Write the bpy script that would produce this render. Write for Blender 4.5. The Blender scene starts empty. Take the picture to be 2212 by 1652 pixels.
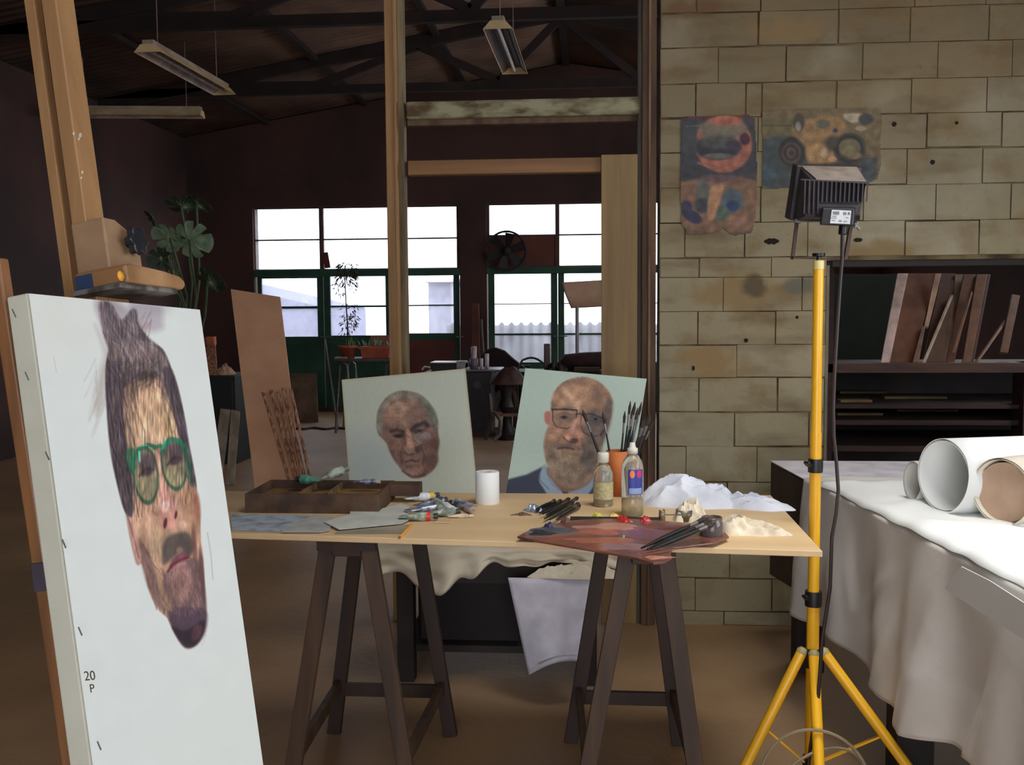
import bpy, bmesh, math, random
import numpy as np
from mathutils import Vector as V, Matrix, noise as mnoise
random.seed(4)
sc = bpy.context.scene
C = sc.collection
# ------------------------------------------------------------ camera
FPX, HCAM = 2150.0, 1.33
th, ps, ph = math.radians(4.2), math.radians(4.5), math.radians(.39)
Fw = V((-math.sin(ps)*math.cos(th), math.cos(ps)*math.cos(th), -math.sin(th)))
R0 = V((math.cos(ps), math.sin(ps), 0)); U0 = R0.cross(Fw)
Rt = R0*math.cos(ph) - U0*math.sin(ph); Up = U0*math.cos(ph) + R0*math.sin(ph)
CP = V((0, 0, HCAM))
cd = bpy.data.cameras.new('camera'); cam = bpy.data.objects.new('camera', cd); C.objects.link(cam)
cd.sensor_fit = 'HORIZONTAL'; cd.sensor_width = 36; cd.lens = 36*FPX/2212; cd.clip_start = .05; cd.clip_end = 200
cam.matrix_world = Matrix(((Rt.x, Up.x, -Fw.x, CP.x), (Rt.y, Up.y, -Fw.y, CP.y), (Rt.z, Up.z, -Fw.z, CP.z), (0, 0, 0, 1)))
sc.camera = cam
# ------------------------------------------------------------ light
w = bpy.data.worlds.new('overcast sky'); sc.world = w; w.use_nodes = True
w.node_tree.nodes['Background'].inputs[0].default_value = (.90, .93, 1, 1)
w.node_tree.nodes['Background'].inputs[1].default_value = 4.6
def area(name, loc, rot, sx, sy, power, col):
    l = bpy.data.lights.new(name, 'AREA'); l.shape = 'RECTANGLE'; l.size = sx; l.size_y = sy; l.energy = power; l.color = col
    o = bpy.data.objects.new(name, l); C.objects.link(o); o.location = loc; o.rotation_euler = rot; return o
area('daylight_through_side_window', (2.72, 1.1, 1.75), (0, math.radians(90), 0), 1.2, 2.0, 15, (.95, .98, 1))
area('added_overhead_light', (1.05, 1.9, 3.8), (0, 0, 0), 1.4, 1.6, 26, (1, .985, .95)).data.spread = math.radians(84)   # unseen light added over the tables, spread kept off the upper wall
area('added_far_room_fill', (3.56, 8.0, 2.75), (0, math.radians(78), 0), .9, 5.6, 46, (1, .93, .88))  # unseen light behind the block wall, added to lift the dark far room
area('daylight_through_rear_door', (.4, -3.3, 1.05), (math.radians(90), 0, 0), 3.2, 1.9, 21, (1, .98, .93))
sc.view_settings.view_transform = 'Standard'; sc.view_settings.look = 'None'
sc.view_settings.exposure = 0.0; sc.view_settings.gamma = 1; sc.view_settings.use_curve_mapping = False
sc.cycles.max_bounces = 8; sc.cycles.transparent_max_bounces = 12; sc.cycles.use_denoising = True
sc.cycles.sample_clamp_indirect = 4

# ------------------------------------------------------------ helpers
def at(px, py, X=None, Y=None, Z=None, D=None, P=None, N=None):
    """a traced point of the photograph set at a known distance / on a known plane"""
    d = Fw + Rt*((px-1106)/FPX) - Up*((py-826)/FPX)
    if D is not None: t = D
    elif X is not None: t = (X-CP.x)/d.x
    elif Y is not None: t = (Y-CP.y)/d.y
    elif Z is not None: t = (Z-CP.z)/d.z
    else: t = (P-CP).dot(N)/d.dot(N)
    return CP + d*t
def lin(c): 
    c = np.asarray(c, float)/255.
    return np.where(c <= .04045, c/12.92, ((c+.055)/1.055)**2.4)
def rgba(c): return tuple(lin(c)) + (1,)
MATS = {}
def mat(name, col, rough=.7, col2=None, scale=(6, 6, 6), fac=(.35, .65), bump=0., bscale=60, metal=0., detail=4, coat=0., bdist=.01, sheen=0., trans=0.):
    if name in MATS: return MATS[name]
    m = bpy.data.materials.new(name); m.use_nodes = True; nt = m.node_tree; N = nt.nodes; L = nt.links
    b = N['Principled BSDF']; b.inputs['Roughness'].default_value = rough; b.inputs['Metallic'].default_value = metal
    b.inputs['Coat Weight'].default_value = coat; b.inputs['Sheen Weight'].default_value = sheen
    b.inputs['Transmission Weight'].default_value = trans
    if isinstance(scale, (int, float)): scale = (scale,)*3
    if col2 is None: col2 = [c*.8 for c in col]
    tc = N.new('ShaderNodeTexCoord'); mp = N.new('ShaderNodeMapping'); mp.inputs['Scale'].default_value = scale
    no = N.new('ShaderNodeTexNoise'); no.inputs['Scale'].default_value = 1; no.inputs['Detail'].default_value = detail
    mr = N.new('ShaderNodeMapRange'); mr.inputs[1].default_value = fac[0]; mr.inputs[2].default_value = fac[1]
    mx = N.new('ShaderNodeMix'); mx.data_type = 'RGBA'
    mx.inputs[6].default_value = rgba(col); mx.inputs[7].default_value = rgba(col2)
    L.new(tc.outputs['Object'], mp.inputs[0]); L.new(mp.outputs[0], no.inputs['Vector']); L.new(no.outputs[0], mr.inputs[0])
    L.new(mr.outputs[0], mx.inputs[0]); L.new(mx.outputs[2], b.inputs['Base Color'])
    if bump:
        n2 = N.new('ShaderNodeTexNoise'); n2.inputs['Scale'].default_value = bscale; n2.inputs['Detail'].default_value = 5
        bp = N.new('ShaderNodeBump'); bp.inputs['Strength'].default_value = bump; bp.inputs['Distance'].default_value = bdist
        L.new(tc.outputs['Object'], n2.inputs['Vector']); L.new(n2.outputs[0], bp.inputs['Height']); L.new(bp.outputs[0], b.inputs['Normal'])
    MATS[name] = m; return m
ROOT = {}
class MB:
    def __init__(s): s.v = []; s.f = []; s.smooth = False
    def add(s, vs, fs):
        n = len(s.v); s.v += [V(v) for v in vs]; s.f += [tuple(i+n for i in f) for f in fs]; return s
    def box(s, a, b):
        x0, y0, z0 = a; x1, y1, z1 = b
        return s.add([(x0,y0,z0),(x1,y0,z0),(x1,y1,z0),(x0,y1,z0),(x0,y0,z1),(x1,y0,z1),(x1,y1,z1),(x0,y1,z1)],
                     [(0,3,2,1),(4,5,6,7),(0,1,5,4),(1,2,6,5),(2,3,7,6),(3,0,4,7)])
    def hexa(s, p):   # eight points: bottom ring then top ring
        return s.add(p, [(0,3,2,1),(4,5,6,7),(0,1,5,4),(1,2,6,5),(2,3,7,6),(3,0,4,7)])
    def bar(s, p0, p1, w, t, side=V((1,0,0)), w1=None, t1=None):
        p0, p1 = V(p0), V(p1); d = (p1-p0).normalized(); a = V(side); a = (a-d*a.dot(d)).normalized(); b = d.cross(a)
        w1 = w if w1 is None else w1; t1 = t if t1 is None else t1
        q = [p0+a*(i*w/2)+b*(j*t/2) for i, j in ((-1,-1),(1,-1),(1,1),(-1,1))] + [p1+a*(i*w1/2)+b*(j*t1/2) for i, j in ((-1,-1),(1,-1),(1,1),(-1,1))]
        return s.hexa(q)
    def tube(s, pts, r, n=8, cap=True):
        pts = [V(p) for p in pts]; rs = r if isinstance(r, (list, tuple)) else [r]*len(pts)
        n0 = len(s.v); up = None
        for i, p in enumerate(pts):
            d = (pts[min(i+1, len(pts)-1)]-pts[max(i-1, 0)]).normalized()
            if up is None: up = d.orthogonal().normalized()
            up = (up-d*up.dot(d)).normalized(); o = d.cross(up)
            for k in range(n):
                a = 2*math.pi*k/n; s.v.append(p+(up*math.cos(a)+o*math.sin(a))*rs[i])
        for i in range(len(pts)-1):
            for k in range(n):
                a = n0+i*n+k; b = n0+i*n+(k+1) % n; s.f.append((a, b, b+n, a+n))
        if cap:
            s.f.append(tuple(n0+k for k in range(n))[::-1]); s.f.append(tuple(n0+(len(pts)-1)*n+k for k in range(n)))
        s.smooth = True; return s
    def lathe(s, prof, base, axis=V((0,0,1)), n=24, squash=1.):
        base = V(base); ax = V(axis).normalized(); u = ax.orthogonal().normalized(); o = ax.cross(u); n0 = len(s.v)
        for r, h in prof:
            for k in range(n):
                a = 2*math.pi*k/n; s.v.append(base+ax*h+(u*math.cos(a)+o*math.sin(a)*squash)*r)
        for i in range(len(prof)-1):
            for k in range(n):
                a = n0+i*n+k; b = n0+i*n+(k+1) % n; s.f.append((a, b, b+n, a+n))
        if prof[0][0] > 1e-5: s.f.append(tuple(n0+k for k in range(n))[::-1])
        if prof[-1][0] > 1e-5: s.f.append(tuple(n0+(len(prof)-1)*n+k for k in range(n)))
        s.smooth = True; return s
    def prism(s, poly, off):
        n = len(poly); off = V(off); n0 = len(s.v)
        s.v += [V(p) for p in poly]+[V(p)+off for p in poly]
        s.f.append(tuple(n0+i for i in range(n))[::-1]); s.f.append(tuple(n0+n+i for i in range(n)))
        for i in range(n):
            j = (i+1) % n; s.f.append((n0+i, n0+j, n0+n+j, n0+n+i))
        return s
    def grid(s, fn, nu, nv):
        n0 = len(s.v)
        for i in range(nu+1):
            for j in range(nv+1): s.v.append(V(fn(i/nu, j/nv)))
        for i in range(nu):
            for j in range(nv):
                a = n0+i*(nv+1)+j; s.f.append((a, a+nv+1, a+nv+2, a+1))
        s.smooth = True; return s
def build(name, mb, m, parent=None, bevel=0., smooth=None, solid=0., label=None, kind=None):
    off = ROOT.get(parent.name, V((0,0,0))) if parent else None
    if off is None:
        xs = [p.x for p in mb.v]; ys = [p.y for p in mb.v]; zs = [p.z for p in mb.v]
        off = V(((min(xs)+max(xs))/2, (min(ys)+max(ys))/2, min(zs)))
    me = bpy.data.meshes.new(name); me.from_pydata([tuple(p-off) for p in mb.v], [], mb.f); me.update()
    b = bmesh.new(); b.from_mesh(me); bmesh.ops.recalc_face_normals(b, faces=b.faces); b.to_mesh(me); b.free()
    me.materials.append(m)
    sm = mb.smooth if smooth is None else smooth
    if sm: me.shade_smooth()
    o = bpy.data.objects.new(name, me); C.objects.link(o)
    if parent: o.parent = parent
    else: o.location = off
    ROOT[o.name] = off
    if sm and any(len(f) > 4 for f in mb.f):
        try: me.set_sharp_from_angle(angle=math.radians(40))
        except Exception: pass
    if solid:
        md = o.modifiers.new('thickness', 'SOLIDIFY'); md.thickness = solid; md.offset = 0
    if bevel:
        md = o.modifiers.new('bevel', 'BEVEL'); md.width = bevel; md.segments = 2; md.limit_method = 'ANGLE'
    if label: o['label'] = label
    if kind: o['kind'] = kind
    return o
def empty(name, loc, label=None, cat=None, group=None, kind=None):
    o = bpy.data.objects.new(name, None); C.objects.link(o); o.location = loc; o.empty_display_size = .05; ROOT[o.name] = V(loc)
    tag(o, label, cat, group, kind); return o
def tag(o, label=None, cat=None, group=None, kind=None):
    if label: o['label'] = label
    if cat: o['category'] = cat
    if group: o['group'] = group
    if kind: o['kind'] = kind
    return o
def sub(name, mb, m, parent, **k):   # sub-part: keeps the root's offset
    return build(name, mb, m, parent, **k)
def nz(x, y, z=0.): return mnoise.noise(V((x, y, z)))
def lumps(rx, ry, h, seed, base, rot=0., nu=40, nv=14, edge=.25, rough=1., frq=3.):
    """a crumpled soft heap standing on a surface"""
    mb = MB(); n0 = 0; ca, sa = math.cos(rot), math.sin(rot)
    for i in range(nu):
        a = 2*math.pi*i/nu
        rr = 1+edge*nz(math.cos(a)*1.7+seed, math.sin(a)*1.7, seed)*2
        for j in range(nv+1):
            r = j/nv*rr; x, y = r*math.cos(a), r*math.sin(a)
            fold = 1-abs(nz(x*frq+seed, y*frq*1.4, seed))*2.4*rough
            hh = h*max(0, 1-(j/nv)**2.6)*(.42+.58*max(0, min(1.2, fold)))*(1+.5*nz(x*1.2, y*1.2, seed+5))
            q = V((x*rx*ca-y*ry*sa, x*rx*sa+y*ry*ca, hh)); mb.v.append(V(base)+q)
    for i in range(nu):
        for j in range(nv):
            a = i*(nv+1)+j; b = ((i+1) % nu)*(nv+1)+j; mb.f.append((a, b, b+1, a+1))
    mb.f.append(tuple(i*(nv+1)+nv for i in range(nu)))
    mb.smooth = True; return mb

# ------------------------------------------------------------ painted sheets (pigment on canvas and paper)
class Paint:
    def __init__(s, X, Y, base): s.X, s.Y = X, Y; s.C = np.tile(np.array(base, float), (len(X), 1)); s.T = lambda p: p
    def z(s, k, ox, oy): s.T = lambda p: (p[0]/k+ox, p[1]/k+oy); s.k = 1./k; return s
    k = 1.; clip = None; mask = None
    def mix(s, a, col):
        a = np.clip(a, 0, 1)
        if s.clip is not None: a = a*s.clip
        a = a[:, None]; s.C = s.C*(1-a)+np.array(col, float)*a
    def ell(s, cx, cy, rx, ry, col, soft=.3, a=1., ang=0.):
        cx, cy = s.T((cx, cy)); rx *= s.k; ry *= s.k; t = math.radians(ang)
        dx, dy = s.X-cx, s.Y-cy; u = (dx*math.cos(t)+dy*math.sin(t))/rx; v = (-dx*math.sin(t)+dy*math.cos(t))/ry
        d = np.hypot(u, v); s.mix(np.clip((1+soft/2-d)/soft, 0, 1)*a, col)
    def ring(s, cx, cy, rx, ry, wd, col, a=1., ang=0.):
        cx, cy = s.T((cx, cy)); rx *= s.k; ry *= s.k; wd *= s.k; t = math.radians(ang)
        dx, dy = s.X-cx, s.Y-cy; u = (dx*math.cos(t)+dy*math.sin(t))/rx; v = (-dx*math.sin(t)+dy*math.cos(t))/ry
        d = np.hypot(u, v); dd = np.abs(d-1)*np.sqrt(rx*ry); s.mix(np.clip(1.5-dd/wd, 0, 1)*a, col)
    def pol(s, pts, col, soft=3., a=1., rnd=True):
        P = [s.T(p) for p in pts]
        if rnd:   # Catmull-Rom
            Q = []; n = len(P)
            for i in range(n):
                p0, p1, p2, p3 = P[i-1], P[i], P[(i+1) % n], P[(i+2) % n]
                for t in (0, .25, .5, .75):
                    Q.append(tuple(.5*((2*p1[k])+(-p0[k]+p2[k])*t+(2*p0[k]-5*p1[k]+4*p2[k]-p3[k])*t*t+(-p0[k]+3*p1[k]-3*p2[k]+p3[k])*t**3) for k in (0, 1)))
            P = Q
        ins = np.zeros(len(s.X), bool); dm = np.full(len(s.X), 1e9)
        for i in range(len(P)):
            (x0, y0), (x1, y1) = P[i-1], P[i]
            c = ((y0 > s.Y) != (y1 > s.Y)); 
            with np.errstate(divide='ignore', invalid='ignore'):
                xi = (x1-x0)*(s.Y-y0)/((y1-y0) if y1 != y0 else 1e-9)+x0
            ins ^= c & (s.X < xi)
            L2 = (x1-x0)**2+(y1-y0)**2+1e-9; t = np.clip(((s.X-x0)*(x1-x0)+(s.Y-y0)*(y1-y0))/L2, 0, 1)
            dm = np.minimum(dm, np.hypot(s.X-x0-t*(x1-x0), s.Y-y0-t*(y1-y0)))
        sd = np.where(ins, dm, -dm); s.mix(np.clip(.5+sd/max(soft, .01), 0, 1)*a, col); return ins
    def line(s, pts, wd, col, a=1., soft=1.5):
        P = [s.T(p) for p in pts]; wd *= s.k; dm = np.full(len(s.X), 1e9)
        for (x0, y0), (x1, y1) in zip(P, P[1:]):
            L2 = (x1-x0)**2+(y1-y0)**2+1e-9; t = np.clip(((s.X-x0)*(x1-x0)+(s.Y-y0)*(y1-y0))/L2, 0, 1)
            dm = np.minimum(dm, np.hypot(s.X-x0-t*(x1-x0), s.Y-y0-t*(y1-y0)))
        s.mix(np.clip((wd/2+soft/2-dm)/soft, 0, 1)*a, col)
    def strokes(s, x0, y0, x1, y1, n, ln, wd, col, a, dirx, diry, jit=.25, seed=1):
        r = random.Random(seed); m0 = s.mask
        if m0 is not None: s.clip = m0
        for _ in range(n):
            x, y = r.uniform(x0, x1), r.uniform(y0, y1); l = ln*r.uniform(.5, 1.3); an = r.gauss(0, jit)
            dx = dirx*math.cos(an)-diry*math.sin(an); dy = dirx*math.sin(an)+diry*math.cos(an)
            s.line([(x, y), (x+dx*l*.5+r.uniform(-1, 1), y+dy*l*.5), (x+dx*l, y+dy*l)], wd*r.uniform(.6, 1.4), col, a*r.uniform(.4, 1))
        s.clip = None
    def tex(s, mask, amp, fx, fy, seed, col=.3):
        idx = np.nonzero(mask > .5)[0]
        n = np.array([[mnoise.noise(V((s.X[i]*fx, s.Y[i]*fy, seed+7*c))) for c in (0, 1)] for i in idx]).reshape(-1, 2)
        s.C[idx] *= 1+amp*n[:, :1]; s.C[idx] += np.array([1, -.2, -.9])*(amp*45*col)*n[:, 1:]
    def punch(s, mask, con, gain):
        i = mask > .5; m = s.C[i].mean(0); s.C[i] = np.clip((m+(s.C[i]-m)*con)*gain, 8, 235)
    def mottle(s, amp, fx, fy, seed):
        n = np.array([mnoise.noise(V((x*fx, y*fy, seed))) for x, y in zip(s.X, s.Y)]); s.C *= (1+amp*n)[:, None]
PM = None
def pigment():
    global PM
    if PM: return PM
    PM = bpy.data.materials.new('pigment_on_ground'); PM.use_nodes = True; nt = PM.node_tree
    b = nt.nodes['Principled BSDF']; b.inputs['Roughness'].default_value = .65
    at_ = nt.nodes.new('ShaderNodeAttribute'); at_.attribute_name = 'pigment'; nt.links.new(at_.outputs['Color'], b.inputs['Base Color'])
    tc = nt.nodes.new('ShaderNodeTexCoord'); n2 = nt.nodes.new('ShaderNodeTexNoise'); n2.inputs['Scale'].default_value = 420
    bp = nt.nodes.new('ShaderNodeBump'); bp.inputs['Strength'].default_value = .25; bp.inputs['Distance'].default_value = .001
    nt.links.new(tc.outputs['Object'], n2.inputs['Vector']); nt.links.new(n2.outputs[0], bp.inputs['Height']); nt.links.new(bp.outputs[0], b.inputs['Normal'])
    return PM
def homog(src, dst):
    A = []
    for (x, y), (u, v) in zip(src, dst):
        A.append([x, y, 1, 0, 0, 0, -u*x, -u*y, -u]); A.append([0, 0, 0, x, y, 1, -v*x, -v*y, -v])
    return np.linalg.svd(np.array(A))[2][-1].reshape(3, 3)
def trace_xy(p):
    d = V(p)-CP; D = d.dot(Fw); return (1106+FPX*d.dot(Rt)/D, 826-FPX*d.dot(Up)/D)
def painted(name, q, nu, nv, fn, white, parent, base, keep=None, lift=0.):
    """q = TL, TR, BR, BL corners in space; fn paints in the tracing's own coordinates; the pigment is baked onto the sheet"""
    q = [V(p) for p in q]; Hm = homog([(0, 0), (1, 0), (1, 1), (0, 1)], [trace_xy(p) for p in q])
    uu, vv = np.meshgrid(np.linspace(0, 1, nu+1), np.linspace(0, 1, nv+1), indexing='ij'); uu = uu.ravel(); vv = vv.ravel()
    h = Hm @ np.stack([uu, vv, np.ones_like(uu)]); X, Y = h[0]/h[2], h[1]/h[2]
    P = Paint(X, Y, base); mask = fn(P)
    k = lin((white[1],)*3)/lin((white[0],)*3)     # photographed white -> the ground's own white
    col = np.clip(lin(np.clip(P.C, 0, 255))*k, 0, .9)
    off = ROOT[parent.name]; qn = np.array([tuple(p-off) for p in q])
    pts = (qn[0]*((1-uu)*(1-vv))[:, None]+qn[1]*(uu*(1-vv))[:, None]+qn[2]*(uu*vv)[:, None]+qn[3]*((1-uu)*vv)[:, None])
    I, J = np.meshgrid(np.arange(nu), np.arange(nv), indexing='ij'); a = (I*(nv+1)+J).ravel()
    F = np.stack([a, a+1, a+nv+2, a+nv+1], 1)
    if mask is not None: F = F[mask[F].all(1)]
    me = bpy.data.meshes.new(name); me.from_pydata(pts.tolist(), [], F.tolist())
    ca = me.color_attributes.new('pigment', 'FLOAT_COLOR', 'POINT')
    ca.data.foreach_set('color', np.concatenate([col, np.ones((len(col), 1))], 1).astype(np.float32).ravel())
    if mask is not None:
        b = bmesh.new(); b.from_mesh(me); bmesh.ops.delete(b, geom=[v for v in b.verts if not v.link_faces], context='VERTS'); b.to_mesh(me); b.free()
    me.materials.append(pigment()); me.update(); o = bpy.data.objects.new(name, me); C.objects.link(o); o.parent = parent; ROOT[o.name] = off
    return o

# ------------------------------------------------------------ materials
M_conc = mat('floor_concrete', (176, 142, 104), .6, (138, 110, 80), 1.3, (.3, .7), .3, 30, bdist=.01)
M_plaster = mat('dark_plaster', (84, 56, 50), .9, (56, 40, 38), .8, (.35, .65), .3, 12)
M_roof = mat('fibre_cement_roof', (124, 96, 80), .9, (86, 66, 56), 1.5)
M_truss = mat('truss_timber', (46, 33, 28), .85, (30, 22, 19), 4)
M_mortar = mat('block_mortar', (120, 104, 74), .95, (66, 50, 30), 5, (.4, .6), .4, 60)
M_pine = mat('pine', (166, 126, 76), .6, (132, 96, 56), (26, 26, 1.6), (.3, .7), .15, 50)
M_pine2 = mat('pine_board', (146, 118, 70), .6, (112, 86, 48), (22, 22, 1.2), (.3, .75), .15, 50)
M_pineh = mat('pine_lintel', (150, 106, 58), .6, (120, 82, 44), (1.4, 26, 26), (.3, .7))
M_oldw = mat('old_door_timber', (104, 78, 56), .8, (62, 44, 32), (18, 18, 2), (.35, .65), .3, 40)
M_flake = mat('flaking_paint_beam', (148, 144, 114), .85, (84, 66, 42), (7, 20, 16), (.42, .6), .5, 50, detail=7)
M_green = mat('green_paint', (36, 84, 62), .6, (26, 58, 46), 3)
M_redbr = mat('redbrown_panel', (110, 56, 42), .7, (86, 44, 36), 3)
M_brownf = mat('brown_frame', (92, 62, 54), .7, (64, 46, 42), 5)
M_ply = mat('plywood', (222, 192, 148), .6, (206, 174, 130), (1.2, 9, 9), (.3, .7), .06, 80)
M_plye = mat('plywood_edge', (206, 182, 140), .7, (170, 140, 100), (2, 2, 90))
M_trest = mat('stained_trestle_wood', (58, 38, 28), .6, (38, 25, 20), (20, 20, 2))
M_trestl = mat('worn_trestle_wood', (84, 60, 40), .6, (52, 36, 26), (20, 20, 2))
M_dark = mat('dark_wood', (44, 32, 28), .7, (26, 20, 18), 6)
M_cloth = mat('white_dust_sheet', (226, 222, 214), .9, (206, 202, 196), 2.2, (.3, .7), .25, 9, sheen=.2, bdist=.02)
M_cloth2 = mat('cream_cloth', (222, 212, 190), .9, (196, 184, 160), 5, (.3, .7), .3, 20, sheen=.2)
M_towel = mat('white_towel', (226, 230, 240), .9, (208, 212, 224), 9, bump=.2, bscale=60)
M_rag = mat('paper_rag', (228, 216, 192), .9, (188, 170, 146), 30, (.45, .7))
M_paper = mat('white_paper', (236, 238, 236), .75, (228, 230, 228), 3)
M_paperg = mat('grey_sketch_paper', (182, 184, 180), .85, (152, 154, 154), 14, (.4, .7))
M_tan = mat('kraft_paper', (206, 172, 146), .8, (188, 152, 126), 4)
M_yel = mat('yellow_enamel', (242, 184, 34), .38, (236, 174, 28), 5, coat=.2)
M_blk = mat('black_plastic', (26, 26, 28), .4, (18, 18, 20), 30)
M_lampb = mat('black_cast_metal', (58, 52, 56), .42, (42, 38, 42), 18, metal=.25)
M_grey = mat('bare_steel', (150, 148, 146), .4, (110, 108, 108), 20, metal=.8)
M_foil = mat('tube_foil', (178, 186, 204), .32, (90, 98, 116), 55, (.45, .6), .5, 60, metal=.55, bdist=.004)
M_easel = mat('easel_beech', (172, 132, 88), .5, (146, 108, 70), (30, 30, 2), (.3, .7), .1, 60)
M_easeld = mat('easel_dark_face', (140, 96, 54), .55, (110, 74, 42), (30, 30, 2))
M_easelr = mat('easel_orange_beech', (146, 100, 62), .5, (112, 76, 48), (30, 30, 3))
M_canv = mat('primed_canvas', (206, 206, 190), .85, (190, 190, 172), 8, (.3, .7), .3, 300, bdist=.001)
M_canvb = mat('canvas_edge', (170, 166, 146), .85, (146, 140, 118), 12)
M_hard = mat('hardboard', (226, 174, 136), .75, (206, 154, 118), 4, (.3, .7))
M_mould = mat('raw_moulding', (196, 148, 116), .7, (126, 80, 56), (70, 70, 1.4), (.42, .58))
M_terra = mat('terracotta', (186, 96, 66), .8, (158, 78, 54), 9)
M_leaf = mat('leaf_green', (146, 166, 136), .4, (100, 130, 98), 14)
M_leafd = mat('olive_leaf', (62, 60, 38), .7, (44, 42, 28), 20)
M_cream = mat('cream_enamel', (226, 196, 146), .5, (190, 156, 108), 6, (.35, .7))
M_refl = mat('dusty_reflector', (176, 160, 150), .6, (120, 104, 96), 6, (.35, .7))
M_box = mat('painted_box_wood', (96, 70, 48), .7, (58, 40, 30), 14, (.35, .65))
M_boxi = mat('paint_box_lining', (150, 116, 66), .8, (84, 62, 40), 16, (.35, .65))
def simple(name, c, r=.6, **k): return mat(name, c, r, [x*.88 for x in c], 12, **k)
def glass(name, col, rough=.02, a=.55):
    m = bpy.data.materials.new(name); m.use_nodes = True; nt = m.node_tree; N = nt.nodes; L = nt.links; b = N['Principled BSDF']
    b.inputs['Base Color'].default_value = rgba(col); b.inputs['Roughness'].default_value = rough
    b.inputs['Transmission Weight'].default_value = a; b.inputs['IOR'].default_value = 1.4
    return m
def pane_mat(name, dirt, col):
    m = bpy.data.materials.new(name); m.use_nodes = True; nt = m.node_tree; N = nt.nodes; L = nt.links; out = N['Material Output']
    tr = N.new('ShaderNodeBsdfTransparent'); tl = N.new('ShaderNodeBsdfTranslucent'); df = N.new('ShaderNodeBsdfDiffuse'); gl = N.new('ShaderNodeBsdfGlossy')
    tr.inputs[0].default_value = (.96, .97, .98, 1)
    tl.inputs[0].default_value = rgba(col); df.inputs[0].default_value = rgba(col); gl.inputs['Roughness'].default_value = .08
    no = N.new('ShaderNodeTexNoise'); no.inputs['Scale'].default_value = 3; no.inputs['Detail'].default_value = 5
    tc = N.new('ShaderNodeTexCoord'); L.new(tc.outputs['Object'], no.inputs['Vector'])
    mr = N.new('ShaderNodeMapRange'); mr.inputs[1].default_value = .3; mr.inputs[2].default_value = .7; mr.inputs[3].default_value = dirt*.5; mr.inputs[4].default_value = dirt*1.4
    L.new(no.outputs[0], mr.inputs[0])
    m1 = N.new('ShaderNodeMixShader'); m1.inputs[0].default_value = .3; L.new(tl.outputs[0], m1.inputs[1]); L.new(df.outputs[0], m1.inputs[2])
    m2 = N.new('ShaderNodeMixShader'); L.new(mr.outputs[0], m2.inputs[0]); L.new(tr.outputs[0], m2.inputs[1]); L.new(m1.outputs[0], m2.inputs[2])
    m3 = N.new('ShaderNodeMixShader'); m3.inputs[0].default_value = .04; L.new(m2.outputs[0], m3.inputs[1]); L.new(gl.outputs[0], m3.inputs[2])
    L.new(m3.outputs[0], out.inputs[0]); return m
M_pane = pane_mat('dusty_glass', .15, (230, 232, 240)); M_pane2 = pane_mat('obscured_glass', .45, (205, 205, 226))

# ------------------------------------------------------------ the building
YB, YF, XL, XR, YR = 4.16, 12.9, -5.3, 3.6, -3.6      # block wall face, far wall face, sides, rear
RIDGE, EAVE, XRG = 4.45, 3.62, -.3
def roof_z(x): return RIDGE-(RIDGE-EAVE)*abs(x-XRG)/5.0
build('floor', MB().box((XL-.2, YR-.2, -.15), (XR+.2, YF+.25, 0)), M_conc, kind='structure')
roof = MB()
def corr(side):
    n0 = len(roof.v); xs = (XRG, XL-.3) if side < 0 else (XRG, XR+.3); n = 560; y0, y1 = YR-.3, YF+.3
    for i in range(n+1):
        y = y0+(y1-y0)*i/n; dz = .022*math.sin(i*math.pi/2+.3)
        for x in xs: roof.v.append(V((x, y, roof_z(x)+.03+dz)))
    for i in range(n): a = n0+2*i; roof.f.append((a, a+1, a+3, a+2))
corr(-1); corr(1); roof.smooth = True
build('ceiling', roof, M_roof, solid=.008, kind='structure')
def wall(name, boxes, m=M_plaster, parent=None):
    mb = MB()
    for a, b in boxes: mb.box(a, b)
    return build(name, mb, m, kind='structure')
wall('wall_left', [((XL-.2, YR-.2, 0), (XL, YF+.25, 3.6))])
wy0, wy1, wz0, wz1 = 0., 2.2, 1.1, 2.4
XN = 2.8
wall('wall_right', [((XN, YR-.2, 0), (XN+.15, wy0, 3.8)), ((XN, wy1, 0), (XN+.15, 4.16, 3.8)), ((XN, wy0, 0), (XN+.15, wy1, wz0)), ((XN, wy0, wz1), (XN+.15, wy1, 3.8)),
  ((XR, 4.16, 0), (XR+.2, YF+.25, 2.3)), ((XR, 4.16, 3.2), (XR+.2, YF+.25, 3.8)), ((XR, 4.16, 2.3), (XR+.2, 5.2, 3.2)), ((XR, 10.8, 2.3), (XR+.2, YF+.25, 3.2))])  # high gap in the far stretch added for the far-room light
wall('wall_front', [((XL, YR-.2, 0), (-1.3, YR, 3.6)), ((2.1, YR-.2, 0), (XR, YR, 3.6)), ((-1.3, YR-.2, 2.9), (2.1, YR, 3.6))])
# far wall with its two glazed openings
def fx(px, py=500): return at(px, py, Y=YF).x
def fz(py, px=700): return at(px, py, Y=YF).z
OA = (fx(546), fx(992)); OB = (fx(1050), fx(1500)); ZT = 2.69
bw = MB()
def gable(x0, x1, z0):
    xs = sorted({x0, x1}|({XRG} if x0 < XRG < x1 else set()))
    for a, b in zip(xs, xs[1:]):
        bw.hexa([V((a, YF, z0)), V((b, YF, z0)), V((b, YF+.22, z0)), V((a, YF+.22, z0)), V((a, YF, roof_z(a)-.01)), V((b, YF, roof_z(b)-.01)), V((b, YF+.22, roof_z(b)-.01)), V((a, YF+.22, roof_z(a)-.01))])
gable(XL, XR, ZT)
bw.box((XL, YF, 0), (OA[0], YF+.22, ZT)).box((OA[1], YF, 0), (OB[0], YF+.22, ZT)).box((OB[1], YF, 0), (XR, YF+.22, ZT))
build('wall_back', bw, M_plaster, kind='structure')

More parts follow.
